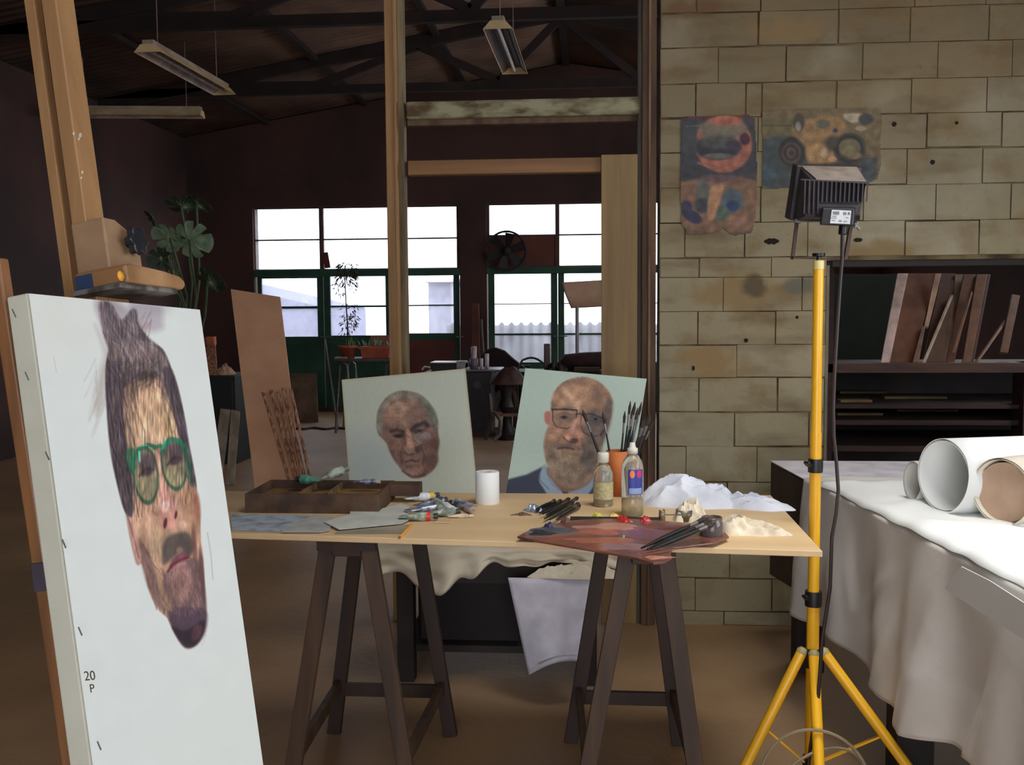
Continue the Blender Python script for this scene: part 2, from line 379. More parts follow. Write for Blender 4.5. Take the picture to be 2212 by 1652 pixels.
def frame_with_panes(name, xs, zs, X0, X1, Z0, Z1, mf, panes, mp, y=YF+.05, fills=(), label=None):
    """xs/zs: list of clear spans; builds the frame bars around the spans, each pane a part"""
    root = empty(name, ((X0+X1)/2, y, Z0), kind='structure')
    fr = MB(); t = .05
    xe = [X0]+[v for s in xs for v in s]+[X1]
    for i in range(0, len(xe), 2):
        if xe[i+1]-xe[i] > .004: fr.box((xe[i], y, Z0), (xe[i+1], y+t, Z1))
    for a, b in xs:
        ze = [Z0]+[v for s in zs for v in s]+[Z1]
        for i in range(0, len(ze), 2):
            if ze[i+1]-ze[i] > .004: fr.box((a-.001, y+.004, ze[i]), (b+.001, y+t-.004, ze[i+1]))
    build('window_frame' if name.startswith('window') else 'door_frame', fr, mf, root)
    for i, (a, b) in enumerate(xs):
        for j, (c, d) in enumerate(zs):
            if (i, j) in fills: build('infill_panel', MB().box((a, y+.015, c), (b, y+.03, d)), fills[(i, j)], root, label='solid painted panel in place of a pane')
            else: build('pane', MB().box((a-.005, y+.022, c-.005), (b+.005, y+.028, d+.005)), mp(i, j), root)
    return root
zt = [(fz(580), fz(518)), (fz(515), fz(449))]
frame_with_panes('window_1', [(fx(548), fx(687)), (fx(696), fx(835)), (fx(846), fx(985))], zt, OA[0], OA[1], fz(582), ZT, M_brownf, None, lambda i, j: M_pane)
zB = [(fz(573, 1200), fz(508, 1200)), (fz(505, 1200), fz(440, 1200))]
frame_with_panes('window_2', [(fx(1056), fx(1199)), (fx(1208), fx(1350)), (fx(1360), fx(1492))], zB, OB[0], OB[1], fz(590, 1200), ZT, M_brownf, None, lambda i, j: M_pane,
                 fills={(0, 0): M_redbr})
tr = build('trim_1', MB().box((OA[0], YF-.01, fz(597)), (OA[1], YF+.08, fz(582))), M_green, bevel=.004, kind='structure')
build('trim_2', MB().box((OB[0], YF-.01, fz(590, 1200)), (OB[1], YF+.08, fz(576, 1200))), M_green, bevel=.004, kind='structure')
build('trim_3', MB().box((OA[0], YF-.02, 0), (OA[1], YF+.22, .05)), M_brownf, bevel=.004, kind='structure')
build('trim_4', MB().box((OB[0], YF-.02, 0), (OB[1], YF+.22, .05)), M_brownf, bevel=.004, kind='structure')
def leaf(name, x0, x1, p0, p1, zsp, low, knob):
    root = frame_with_panes(name, [(p0, p1)], zsp, x0+.004, x1-.004, .03, zsp[-1][1]+.055, M_green, None, lambda i, j: M_pane2 if x0 < -3.2 else M_pane)
    zl = zsp[0][0]-.09
    build('lower_panel', MB().box((p0-.01, YF+.03, .2), (p1+.01, YF+.052, zl)), low, root)
    build('door_handle', MB().tube([(knob, YF+.05, .98), (knob, YF-.0, .98), (knob+.09, YF-.0, .98)], .008), M_grey, root)
zL = [(fz(727), fz(666)), (fz(661), fz(600))]
leaf('door_1', fx(550), fx(694), fx(559), fx(680), zL, M_green, fx(688))
leaf('door_2', fx(694), fx(842), fx(708), fx(829), [(fz(725), fz(664)), (fz(660), fz(597))], M_green, fx(700))
leaf('door_3', fx(842), fx(990), fx(856), fx(977), [(fz(720, 900), fz(661, 900)), (fz(658, 900), fz(594, 900))], M_redbr, fx(984))
zR = [(fz(783, 1150), fz(724, 1150)), (fz(720, 1150), fz(657, 1150)), (fz(655, 1150), fz(591, 1150))]
leaf('door_4', fx(1052), fx(1204), fx(1066), fx(1189), zR, M_green, fx(1196))
leaf('door_5', fx(1204), fx(1354), fx(1218), fx(1340), zR, M_green, fx(1210))
leaf('door_6', fx(1354), fx(1498), fx(1368), fx(1486), zR, M_green, fx(1360))
# outside
M_out = mat('bleached_fence_sheet', (150, 150, 156), .9, (130, 130, 138), 3); M_outg = mat('yard_gravel', (96, 92, 88), .95)
o = build('ground', MB().box((-14, YF+.25, -.2), (12, 40, -.05)), M_outg, kind='structure')
fence = MB()
def ff(u, v):
    x = -2.2+4.4*u; wv = math.cos(x*2*math.pi/.15); top = 1.10+.035*(wv if wv > -.3 else -.3)
    return (x, 15.2+.03*wv, -.05+(top+.05)*v)
fence.grid(ff, 360, 3)
tag(build('corrugated_fence', fence, M_out, solid=.01), 'pale corrugated sheet fence with wavy top outside the right-hand glazed doors', 'fence')
sh = MB(); a0 = at(556, 640, Y=16).x; a1 = at(700, 640, Y=16).x
sh.hexa([V((a0-2, 16, -.05)), V((a1, 16, -.05)), V((a1, 19, -.05)), V((a0-2, 19, -.05)), V((a0-2, 16, 2.1)), V((a1, 16, 1.38)), V((a1, 19, 1.38)), V((a0-2, 19, 2.1))])
tag(build('garden_shed', sh, mat('shed_blue_grey', (128, 134, 154), .9)), 'blue-grey sloping-roofed shed blurred behind the leftmost door glass', 'shed')
nb = empty('distant_house', at(930, 700, Y=22) - V((0, 0, .8)), 'pale lavender house behind the third glazed door from the left', 'house')
b0, b1 = at(925, 610, Y=22), at(975, 712, Y=22)
build('wall', MB().box((b0.x, 22, -.05), (b1.x, 26, b0.z)), mat('lavender_render', (160, 158, 178), .9), nb)
build('roof', MB().hexa([V((b0.x-.1, 21.8, b0.z)), V((b1.x+.1, 21.8, b0.z)), V((b1.x+.1, 26, b0.z)), V((b0.x-.1, 26, b0.z)), V((b0.x-.1, 23.5, b0.z+.12)), V((b1.x+.1, 23.5, b0.z+.12)), V((b1.x+.1, 24.5, b0.z+.12)), V((b0.x-.1, 24.5, b0.z+.12))]), mat('lavender_tiles', (150, 146, 160), .9), nb)
# roof trusses
for Y in (5.6, 8.1, 10.6):
    t = empty('roof_truss', (XRG, Y, 3.5), kind='structure')
    zc = 3.67; L_, R_ = XL, XR
    build('bottom_chord', MB().bar((L_, Y, zc), (R_, Y, zc), .07, .09, V((0, 1, 0))), M_truss, t)
    build('rafter', MB().bar((L_, Y, roof_z(L_)-.06), (XRG, Y, RIDGE-.06), .07, .12, V((0, 1, 0))), M_truss, t)
    build('rafter', MB().bar((XRG, Y, RIDGE-.06), (R_, Y, roof_z(R_)-.06), .07, .12, V((0, 1, 0))), M_truss, t)
    xs = [-4.0, -2.9, -1.8, -.95, XRG, .5, 1.3, 2.2, 3.0]
    for i, (a, b) in enumerate(zip(xs, xs[1:])):
        lo, hi = (a, b) if i % 2 else (b, a)
        build('web_strut', MB().bar((lo, Y, zc+.05), (hi, Y, roof_z(hi)-.1), .05, .08, V((0, 1, 0))), M_truss, t)
for i, x in enumerate((-4.2, -2.9, -1.6, .9, 2.2)):
    build('purlin', MB().bar((x, YR, roof_z(x)-.03), (x, YF, roof_z(x)-.03), .06, .05, V((1, 0, 0))), M_truss, kind='structure')
build('purlin', MB().bar((XRG, YR, RIDGE-.02), (XRG, YF, RIDGE-.02), .08, .06, V((1, 0, 0))), M_truss, kind='structure')

# ------------------------------------------------------------ block wall
def block_mat():
    m = bpy.data.materials.new('limewashed_block'); m.use_nodes = True; nt = m.node_tree; N = nt.nodes; L = nt.links; b = N['Principled BSDF']
    b.inputs['Roughness'].default_value = .95
    ge = N.new('ShaderNodeNewGeometry'); pos = ge.outputs['Position']
    def noise(s, d, lo, hi, sc_=(1, 1, 1)):
        mp = N.new('ShaderNodeMapping'); mp.inputs['Scale'].default_value = sc_; L.new(pos, mp.inputs[0])
        n = N.new('ShaderNodeTexNoise'); n.inputs['Scale'].default_value = s; n.inputs['Detail'].default_value = d; L.new(mp.outputs[0], n.inputs['Vector'])
        r = N.new('ShaderNodeMapRange'); r.inputs[1].default_value = lo; r.inputs[2].default_value = hi; L.new(n.outputs[0], r.inputs[0]); return r.outputs[0], n.outputs[0]
    def mix(f, c1, c2):
        x = N.new('ShaderNodeMix'); x.data_type = 'RGBA'
        if isinstance(f, float): x.inputs[0].default_value = f
        else: L.new(f, x.inputs[0])
        for k, c in ((6, c1), (7, c2)):
            if isinstance(c, tuple): x.inputs[k].default_value = c
            else: L.new(c, x.inputs[k])
        return x.outputs[2]
    f1, _ = noise(1.6, 5, .35, .68); f2, _ = noise(7, 6, .52, .72); f3, n3 = noise(55, 4, .64, .76)
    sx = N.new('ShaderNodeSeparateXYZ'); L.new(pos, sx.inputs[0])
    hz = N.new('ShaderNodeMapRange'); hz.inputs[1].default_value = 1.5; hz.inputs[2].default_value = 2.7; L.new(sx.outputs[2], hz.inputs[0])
    base = mix(hz.outputs[0], rgba((154, 147, 120)), rgba((80, 66, 48)))     # upper courses darkened: the light's upward falloff is put in the colour
    oi = N.new('ShaderNodeObjectInfo'); rr = N.new('ShaderNodeMapRange'); rr.inputs[3].default_value = 0; rr.inputs[4].default_value = .32; L.new(oi.outputs['Random'], rr.inputs[0])
    base = mix(rr.outputs[0], base, rgba((138, 120, 92)))
    mm = N.new('ShaderNodeMath'); mm.operation = 'MULTIPLY'; mm.inputs[1].default_value = .45; L.new(f1, mm.inputs[0])
    base = mix(mm.outputs[0], base, rgba((152, 130, 92)))
    m2 = N.new('ShaderNodeMath'); m2.operation = 'MULTIPLY'; m2.inputs[1].default_value = .7; L.new(f2, m2.inputs[0])
    base = mix(m2.outputs[0], base, rgba((122, 98, 62)))
    m3 = N.new('ShaderNodeMath'); m3.operation = 'MULTIPLY'; m3.inputs[1].default_value = .3; L.new(f3, m3.inputs[0])
    base = mix(m3.outputs[0], base, rgba((70, 56, 36)))
    _, nw = noise(11, 5, 0, 1); wob = N.new('ShaderNodeMapRange'); wob.inputs[3].default_value = -.55; wob.inputs[4].default_value = .55; wob.inputs[1].default_value = .2; wob.inputs[2].default_value = .8; L.new(nw, wob.inputs[0])
    f4, _ = noise(3.2, 7, .50, .70, (1, 1, 3.6)); m4 = N.new('ShaderNodeMath'); m4.operation = 'MULTIPLY'; m4.inputs[1].default_value = .6; L.new(f4, m4.inputs[0]); base = mix(m4.outputs[0], base, rgba((100, 80, 50)))
    f5, _ = noise(2.3, 6, .52, .72); m5 = N.new('ShaderNodeMath'); m5.operation = 'MULTIPLY'; m5.inputs[1].default_value = .35; L.new(f5, m5.inputs[0]); base = mix(m5.outputs[0], base, rgba((196, 190, 168)))
    for px, py, rx, rz, c, a in ((1600, 632, 105, 42, (140, 116, 78), .85), (1632, 620, 30, 26, (90, 80, 62), .9), (1726, 615, 40, 22, (108, 104, 90), .95), (1545, 778, 72, 38, (146, 118, 76), .85),
                                 (1900, 545, 90, 26, (130, 104, 60), .7), (1560, 372, 30, 20, (140, 118, 80), .5), (1700, 65, 80, 30, (140, 112, 70), .5), (1500, 20, 80, 22, (104, 72, 48), .7)):
        c0 = at(px, py, Y=YB); k = YB/FPX
        mp = N.new('ShaderNodeMapping'); mp.vector_type = 'TEXTURE'; mp.inputs['Location'].default_value = (c0.x, 0, c0.z); mp.inputs['Scale'].default_value = (rx*k, 1e4, rz*k)
        L.new(pos, mp.inputs[0]); ln = N.new('ShaderNodeVectorMath'); ln.operation = 'LENGTH'; L.new(mp.outputs[0], ln.inputs[0])
        ad = N.new('ShaderNodeMath'); ad.operation = 'ADD'; L.new(ln.outputs['Value'], ad.inputs[0]); L.new(wob.outputs[0], ad.inputs[1])
        r = N.new('ShaderNodeMapRange'); r.interpolation_type = 'SMOOTHSTEP'; r.inputs[1].default_value = 1.2; r.inputs[2].default_value = .45; r.inputs[3].default_value = 0; r.inputs[4].default_value = a
        L.new(ad.outputs[0], r.inputs[0]); base = mix(r.outputs[0], base, rgba(c))
    L.new(base, b.inputs['Base Color'])
    bp = N.new('ShaderNodeBump'); bp.inputs['Strength'].default_value = .5; bp.inputs['Distance'].default_value = .006
    _, nn = noise(35, 6, 0, 1); L.new(nn, bp.inputs['Height']); L.new(bp.outputs[0], b.inputs['Normal'])
    return m
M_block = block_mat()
XW0, XO, ZO, ZOB = .285, .96, 1.49, .0     # wall start, opening left, opening top
WT = .14
mid = empty('wall_middle', (XW0, YB, 0), kind='structure')
mo = MB(); y0, y1 = YB+.006, YB+WT
mo.box((XW0, y0, 0), (XO, y1, 1.52)); mo.box((XW0, y0, 1.52), (XR, y1, 3.7))
build('mortar_bed', mo, M_mortar, mid)
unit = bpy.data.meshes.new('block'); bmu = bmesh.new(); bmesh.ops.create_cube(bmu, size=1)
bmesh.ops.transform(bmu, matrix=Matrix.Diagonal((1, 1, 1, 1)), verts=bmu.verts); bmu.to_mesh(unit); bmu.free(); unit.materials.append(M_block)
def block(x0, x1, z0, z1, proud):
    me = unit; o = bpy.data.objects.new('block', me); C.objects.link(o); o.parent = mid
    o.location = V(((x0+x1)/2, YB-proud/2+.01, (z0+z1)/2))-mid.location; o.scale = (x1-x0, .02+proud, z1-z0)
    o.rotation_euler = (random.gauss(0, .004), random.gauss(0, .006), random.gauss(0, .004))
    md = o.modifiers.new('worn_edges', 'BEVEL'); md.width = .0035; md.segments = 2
zc = [0, .06, .20, .346, .473, .609, .757, .90, 1.044, 1.177, 1.316, 1.455, 1.50+.035, 1.676, 1.82, 1.962, 2.10, 2.236, 2.378, 2.516, 2.66, 2.80, 2.94, 3.08]
rowx = {  # traced vertical joints, upper courses (photo x at that course)
    19: (1500, 1636, 1800, 1960, 2110), 18: (1631, 1800, 1952, 2118), 17: (1547, 1690, 1853, 2012, 2170), 16: (1500, 1606, 1640, 1798, 1958, 2118),
    15: (1478, 1633, 1790, 1992, 2152), 14: (1560, 1720, 1952, 2112), 13: (1640, 1860, 2015, 2175), 12: (1478, 1607, 1742, 1950, 2110)}
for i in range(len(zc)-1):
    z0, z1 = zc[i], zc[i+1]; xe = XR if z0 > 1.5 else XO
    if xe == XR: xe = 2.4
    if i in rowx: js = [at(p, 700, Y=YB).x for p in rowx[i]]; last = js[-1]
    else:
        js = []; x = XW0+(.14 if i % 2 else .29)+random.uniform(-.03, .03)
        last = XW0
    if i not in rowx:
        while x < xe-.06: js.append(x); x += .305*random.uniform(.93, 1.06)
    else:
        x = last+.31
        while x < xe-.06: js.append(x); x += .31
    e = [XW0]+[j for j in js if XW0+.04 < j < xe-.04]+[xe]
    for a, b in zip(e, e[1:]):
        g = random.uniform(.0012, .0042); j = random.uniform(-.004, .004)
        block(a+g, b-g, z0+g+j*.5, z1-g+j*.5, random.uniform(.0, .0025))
M_hole = mat('hole_shade', (34, 24, 16), .95)  # flat discs whose dark colour stands in for the shade in holes
for px, py, rx, rz in ((1667, 521, .03, .012), (1854, 518, .017, .008), (2015, 350, .009, .009), (1932, 268, .009, .009), (2067, 265, .006, .006), (1612, 735, .008, .008), (1498, 795, .006, .01), (1722, 685, .006, .006)):
    c0 = at(px, py, Y=YB-.006)
    o = build('hole_disc', MB().prism([c0+V((rx*math.cos(a*math.pi/8), 0, rz*math.sin(a*math.pi/8)*(1+.2*math.sin(a*3)))) for a in range(16)], V((0, .01, 0))), M_hole, mid)
build('opening_jamb', MB().box((XO, YB+.0, 0), (XO+.012, YB+WT+.02, 1.50)), mat('pale_jamb', (130, 120, 100), .8), mid)
build('opening_lintel', MB().box((XO+.03, YB+.03, 1.495), (XR, YB+WT+.02, 1.52)), M_dark, mid)

# ------------------------------------------------------------ timber door surround and partition frame
fr = empty('timber_partition_frame', (-.3, YB, 0), 'tall timber partition frame beside the block wall, two posts joined by beams', 'frame')
def bx(px0, px1, Y, z0, z1, dep): 
    a = at(px0, 600, Y=Y).x; b = at(px1, 600, Y=Y).x; return MB().box((a, Y, z0), (b, Y+dep, z1))
build('post', bx(838, 864, YB-.02, 0, 3.7, .09), M_pine, fr, bevel=.003)
build('post_batten', bx(864, 877, YB, 0, 3.7, .06), mat('grey_batten', (132, 118, 86), .8, (86, 68, 46), (30, 30, 3)), fr, bevel=.002, label='narrow weathered grey-brown batten')
build('post_batten', bx(856, 862, YB-.035, 0, 3.7, .02), M_pine, fr, bevel=.002)
build('post', bx(1386, 1417, YB-.02, 0, 3.7, .12), M_oldw, fr, bevel=.004, label='dark old painted post beside the block wall')
build('post_batten', bx(1377, 1386, YB+.01, 0, 3.7, .07), mat('grey_old_batten', (92, 86, 76), .8, (60, 54, 46), (20, 20, 2)), fr, bevel=.002)
build('post_batten', bx(1400, 1405, YB-.032, 0, 3.7, .016), mat('old_bead', (132, 104, 78), .8, (80, 60, 44), (20, 20, 4)), fr, bevel=.002)
xa, xb = at(877, 235, Y=YB).x, at(1384, 235, Y=YB).x
build('crossbeam', MB().box((xa, YB+.0, at(1100, 252, Y=YB).z), (xb, YB+.08, at(1100, 214, Y=YB).z)), M_flake, fr, bevel=.008, label='old crossbeam with flaking whitish paint')
build('crossbeam_fillet', MB().box((xa, YB+.03, at(1100, 264, Y=YB).z), (xb, YB+.07, at(1100, 252, Y=YB).z)), M_oldw, fr)
build('lintel', MB().box((xa, YB+.02, at(1100, 373, Y=YB).z), (at(1300, 350, Y=YB).x, YB+.075, at(1100, 341, Y=YB).z)), M_pineh, fr, bevel=.003)
build('wide_board', bx(1299, 1377, YB-.01, 0, at(1340, 334, Y=YB).z, .03), M_pine2, fr, bevel=.002, label='wide pale knotty pine board standing upright')

# ------------------------------------------------------------ hanging strip lamps
def strip_lamp(p0, p1, lab, tube, cat='lamp', lining=None):
    p0, p1 = V(p0), V(p1); d = (p1-p0).normalized(); s = d.cross(V((0, 0, 1))).normalized(); r = empty('strip_lamp', p0, lab, cat, 'hanging fluorescent strip lamps')
    w0, w1, h = .05, .1, .055
    q = lambda p, a, z: p+s*a+V((0, 0, z))
    sh = MB(); sh.v = [q(p, a, z) for p in (p0, p1) for a, z in ((-w1, 0), (-w0, h), (w0, h), (w1, 0))]; sh.f = [(0, 1, 5, 4), (1, 2, 6, 5), (2, 3, 7, 6), (0, 3, 2, 1), (4, 5, 6, 7)]
    build('reflector', sh, M_cream, r, solid=.003)
    inn = MB(); inn.v = [q(p, a, z) for p in (p0+d*.02, p1-d*.02) for a, z in ((-w1+.008, .002), (-w0+.004, h-.008), (w0-.004, h-.008), (w1-.008, .002))]; inn.f = [(0, 1, 5, 4), (1, 2, 6, 5), (2, 3, 7, 6)]
    build('reflector_lining', inn, lining or M_refl, r)
    build('ballast_box', MB().bar(p0+V((0, 0, h+.018))+d*.01, p1+V((0, 0, h+.018))-d*.01, .085, .035, s), mat('ballast_grey', (170, 158, 140), .6), r, bevel=.004)
    build('lamp_tube', MB().tube([p0+d*.04+V((0, 0, h-.035)), p1-d*.04+V((0, 0, h-.035))], .014, 10), tube, r)
    for f in (.12, .88):
        b = p0.lerp(p1, f)+V((0, 0, h+.03)); build('hanger', MB().tube([b, V((b.x, b.y, roof_z(b.x)+.01))], .004, 6), mat('hanger_wire', (150, 120, 110), .6), r)
    return r
M_tube = mat('dusty_tube', (188, 168, 160), .5, (150, 130, 124), 20); M_tubel = simple('white_tube', (240, 232, 236), .3)
zl = 3.2
a, b = at(318, 112, Z=zl), at(482, 205, Z=zl)
strip_lamp((a.x, a.y, zl), (a.x+.03, b.y, zl), 'cream strip lamp hanging end-on at upper left, its reflector dusty', M_tube)
a, b = at(1075, 62, Z=3.22), at(1108, 160, Z=3.22)
strip_lamp((a.x, a.y, 3.22), (a.x+.02, b.y, 3.22), 'strip lamp with a bare white tube hanging between the timber posts', M_tubel, lining=mat('dark_lining', (84, 70, 66), .5, (60, 50, 48), 8))  # lining darker than in the other lamps, so the white tube stands out
a, b = at(170, 250, Z=3.18), at(438, 252, Z=3.18)
strip_lamp((a.x-.1, a.y, 3.18), (b.x, b.y, 3.18), 'strip lamp seen side-on just right of the easel mast', M_tube)

# ------------------------------------------------------------ posters on the block wall
def poster(name, x0, y0, x1, y1, fn, lab, nu, nv):
    Yp = YB-.0085; q = [at(x0, y0, Y=Yp), at(x1, y0, Y=Yp), at(x1, y1, Y=Yp), at(x0, y1, Y=Yp)]
    q[1] = V((q[2].x, Yp, q[0].z)); q[0] = V((q[3].x, Yp, q[0].z)); q[2].z = q[3].z
    r = empty(name, V(((x0+x1)/2*0+q[3].x, Yp, q[3].z)), lab, 'poster')
    o = painted('paper_sheet', q, nu, nv, fn, (150, 158), r, (60, 58, 60))
    md = o.modifiers.new('paper', 'SOLIDIFY'); md.thickness = .0012; md.offset = 0
def pA(P):
    P.z(3.687, 1400, 200)
    m = P.pol([(258, 240), (262, 205), (330, 188), (520, 184), (700, 176), (800, 172), (850, 200), (866, 420), (872, 640), (868, 860), (858, 1000), (830, 1120), (700, 1140), (650, 1130), (600, 1076), (540, 1116), (430, 1130), (310, 1128), (285, 1080), (262, 1040), (256, 700)], (96, 72, 50), 1.5, rnd=False)
    P.pol([(262, 200), (840, 196), (850, 700), (700, 720), (560, 690), (262, 700)], (56, 54, 60), 4)
    P.line([(270, 200), (840, 186)], 26, (92, 40, 38)); P.line([(300, 270), (420, 262)], 12, (110, 104, 96), .6)
    P.ell(600, 410, 228, 228, (158, 88, 66), .08); P.ell(590, 290, 190, 80, (112, 104, 84), .4, .9); P.ell(620, 225, 130, 40, (170, 92, 66), .4)
    P.ell(555, 440, 185, 95, (44, 44, 58), .2); P.ell(560, 385, 150, 60, (84, 84, 70), .5, .8); P.ell(560, 505, 120, 22, (112, 110, 92), .4, .8)
    P.ell(770, 370, 40, 48, (74, 32, 50), .3); P.ell(330, 400, 60, 130, (60, 66, 66), .4, .8); P.ell(680, 420, 60, 40, (60, 46, 66), .5)
    P.line([(400, 560), (560, 620), (740, 560)], 20, (178, 100, 72), .6)
    P.pol([(262, 720), (860, 700), (850, 1060), (640, 1110), (400, 1100), (262, 1040)], (126, 88, 62), 6)
    P.ell(440, 790, 60, 110, (92, 92, 78), .4); P.ell(440, 900, 70, 60, (52, 58, 66), .4); P.ell(350, 985, 85, 45, (44, 44, 76), .3, ang=30); P.ell(300, 920, 50, 60, (50, 46, 74), .4)
    P.ell(670, 860, 90, 95, (70, 86, 96), .4); P.ell(672, 900, 50, 45, (38, 56, 96), .4); P.ell(580, 960, 60, 60, (72, 92, 74), .5); P.pol([(500, 760), (600, 740), (560, 900), (520, 1010), (470, 980)], (176, 122, 80), 6)
    P.ell(560, 680, 150, 30, (92, 66, 74), .5, .8); P.ell(700, 1020, 90, 40, (150, 104, 80), .6, .8)
    P.C = P.C*.8+P.C.mean(1)[:, None]*.2; P.mottle(.22, .07, .07, 3.); P.mottle(.12, .3, .3, 7.); return m
poster('helmet_poster', 1466, 244, 1642, 512, pA, 'torn faded poster with an orange-red ring shape, left of the floodlight', 88, 132)
def pB(P):
    P.z(3.687, 1400, 200)
    m = P.pol([(905, 150), (1060, 140), (1300, 128), (1560, 124), (1700, 118), (1860, 130), (1868, 250), (1850, 400), (1862, 560), (1830, 690), (1730, 730), (1500, 760), (1110, 762), (905, 770), (912, 500)], (112, 92, 58), 1.5, rnd=False)
    P.pol([(908, 200), (1160, 190), (1180, 330), (908, 330)], (104, 90, 54), 8); P.line([(910, 262), (1160, 262)], 8, (64, 54, 38)); P.line([(910, 380), (1100, 380)], 14, (52, 58, 44))
    P.pol([(908, 390), (1250, 390), (1260, 740), (908, 740)], (58, 66, 66), 8); P.ell(960, 640, 70, 60, (54, 78, 86), .6)
    P.ell(1150, 470, 112, 118, (44, 38, 38), .12); P.ell(1140, 480, 78, 86, (84, 66, 54), .3); P.ring(1140, 480, 50, 56, 10, (50, 42, 38)); P.ell(1140, 480, 20, 20, (54, 44, 40), .5)
    P.pol([(1180, 240), (1500, 190), (1580, 300), (1500, 420), (1480, 560), (1290, 580), (1250, 440), (1160, 330)], (146, 108, 62), 8)
    P.ell(1340, 480, 85, 75, (166, 122, 66), .4); P.ell(1200, 240, 46, 76, (70, 62, 50), .4); P.ell(1195, 270, 22, 40, (130, 120, 106), .5)
    P.ell(1390, 250, 60, 36, (92, 88, 66), .5); P.ell(1490, 302, 20, 16, (44, 56, 92), .5); P.ell(1470, 400, 60, 60, (72, 66, 54), .6)
    P.ell(1605, 450, 130, 130, (60, 58, 46), .15); P.ell(1605, 440, 88, 70, (112, 100, 64), .3); P.ring(1605, 450, 100, 100, 9, (42, 40, 36)); P.ell(1640, 500, 60, 30, (120, 100, 66), .5)
    P.pol([(1560, 170), (1700, 170), (1720, 210), (1640, 240), (1580, 220)], (164, 148, 118), 4); P.ell(1735, 210, 60, 46, (62, 62, 62), .4); P.ell(1695, 285, 45, 20, (160, 140, 110), .4)
    P.pol([(1700, 520), (1820, 520), (1810, 690), (1730, 740), (1700, 640)], (66, 72, 70), 4); P.line([(1700, 512), (1840, 508)], 10, (130, 74, 54), .8); P.ell(1470, 530, 30, 20, (190, 130, 90), .4); P.ell(1400, 480, 26, 40, (170, 150, 124), .4, .7)
    P.ell(1500, 600, 260, 40, (40, 40, 46), .5, .8)
    P.C = P.C*.8+P.C.mean(1)[:, None]*.2; P.mottle(.22, .07, .07, 3.); P.mottle(.12, .3, .3, 7.); return m
poster('vehicle_poster', 1643, 230, 1910, 412, pB, 'wide torn yellow and teal poster with two wheel shapes, behind the floodlight', 132, 90)

# ------------------------------------------------------------ the work table
ZT1 = .76
q = [at(1777, 1190, Z=ZT1), at(1665, 1069, Z=ZT1)]
TL_ = V((-1.18, 2.487, ZT1)); TBL = V((-1.18, 3.052, ZT1))
tb = empty('trestle_table_board', (-.3, 2.7, ZT1-.015), 'pale plywood work board lying across two trestles, covered in painting gear', 'table')
b = MB(); top = [TL_, q[0], q[1], TBL]
n = [p-V((0, 0, .015)) for p in top]
build('board', MB().hexa(n+top), M_ply, tb, bevel=.002)
def TY(px, py, z=ZT1): p = at(px, py, Z=z); return p
def yf(x): return TL_.y+(q[0].y-TL_.y)*(x-TL_.x)/(q[0].x-TL_.x)

def trestle(tops_f, tops_b, bots_f, bots_b, lab, Yf, Yb):
    zt_ = .745; r = empty('trestle', ((at(tops_f[0], 1190, Y=Yf).x+at(tops_f[1], 1190, Y=Yf).x)/2, (Yf+Yb)/2, 0), lab, 'trestle')
    def leg(tp, bp, Y, Yft, m):
        a = at(tp, 1195, Y=Y); a = V((a.x, Y, zt_-.004)); p = at(bp[0], bp[1], Y=Yft); d = (p-a); t = (-a.z)/d.z; e = a+d*t
        build('leg', MB().bar(a, e, .042, .024, V((1, 0, 0))), m, r, bevel=.002); return a, e
    L1 = leg(tops_f[0], bots_f[0], Yf, Yf-.02, M_trestl); L2 = leg(tops_f[1], bots_f[1], Yf, Yf-.02, M_trestl)
    L3 = leg(tops_b[0], bots_b[0], Yb, Yb+.02, M_trest); L4 = leg(tops_b[1], bots_b[1], Yb, Yb+.02, M_trest)
    xm = (L1[0].x+L2[0].x)/2; xmb = (L3[0].x+L4[0].x)/2
    build('top_beam', MB().bar(V((xm, Yf-.03, zt_-.03)), V((xmb, Yb+.03, zt_-.03)), min(.075, L2[0].x-L1[0].x), .028, V((1, 0, 0))), M_trest, r, bevel=.002)
    build('end_plate', MB().bar(V((L1[0].x-.025, Yf-.024, zt_-.016)), V((L2[0].x+.025, Yf-.024, zt_-.016)), .018, .026, V((0, 1, 0))), M_trest, r)
    def mid_(l, z): t = (l[0].z-z)/(l[0].z-l[1].z); return l[0].lerp(l[1], t)
    for la, lb in ((L1, L3), (L2, L4)):
        build('side_rail', MB().bar(mid_(la, .16), mid_(lb, .16), .018, .04, V((1, 0, 0))), M_trestl, r, bevel=.001)
    for la, lb, z in ((L3, L4, .145),) + (((L1, L2, .10),) if False else ()):
        build('end_rail', MB().bar(mid_(la, z), mid_(lb, z), .018, .04, V((0, 1, 0))), M_trest, r, bevel=.001)
    return r
trestle((712, 795), (782, 893), ((640, 1620), (870, 1620)), ((722, 1580), (972, 1580)), 'wooden trestle with splayed legs under the left half of the work board', 2.50, 2.98)
trestle((1358, 1436), (1316, 1402), ((1272, 1647), (1500, 1647)), ((1240, 1560), (1465, 1600)), 'wooden trestle with splayed legs under the right half, beneath the palette', 2.46, 2.96)

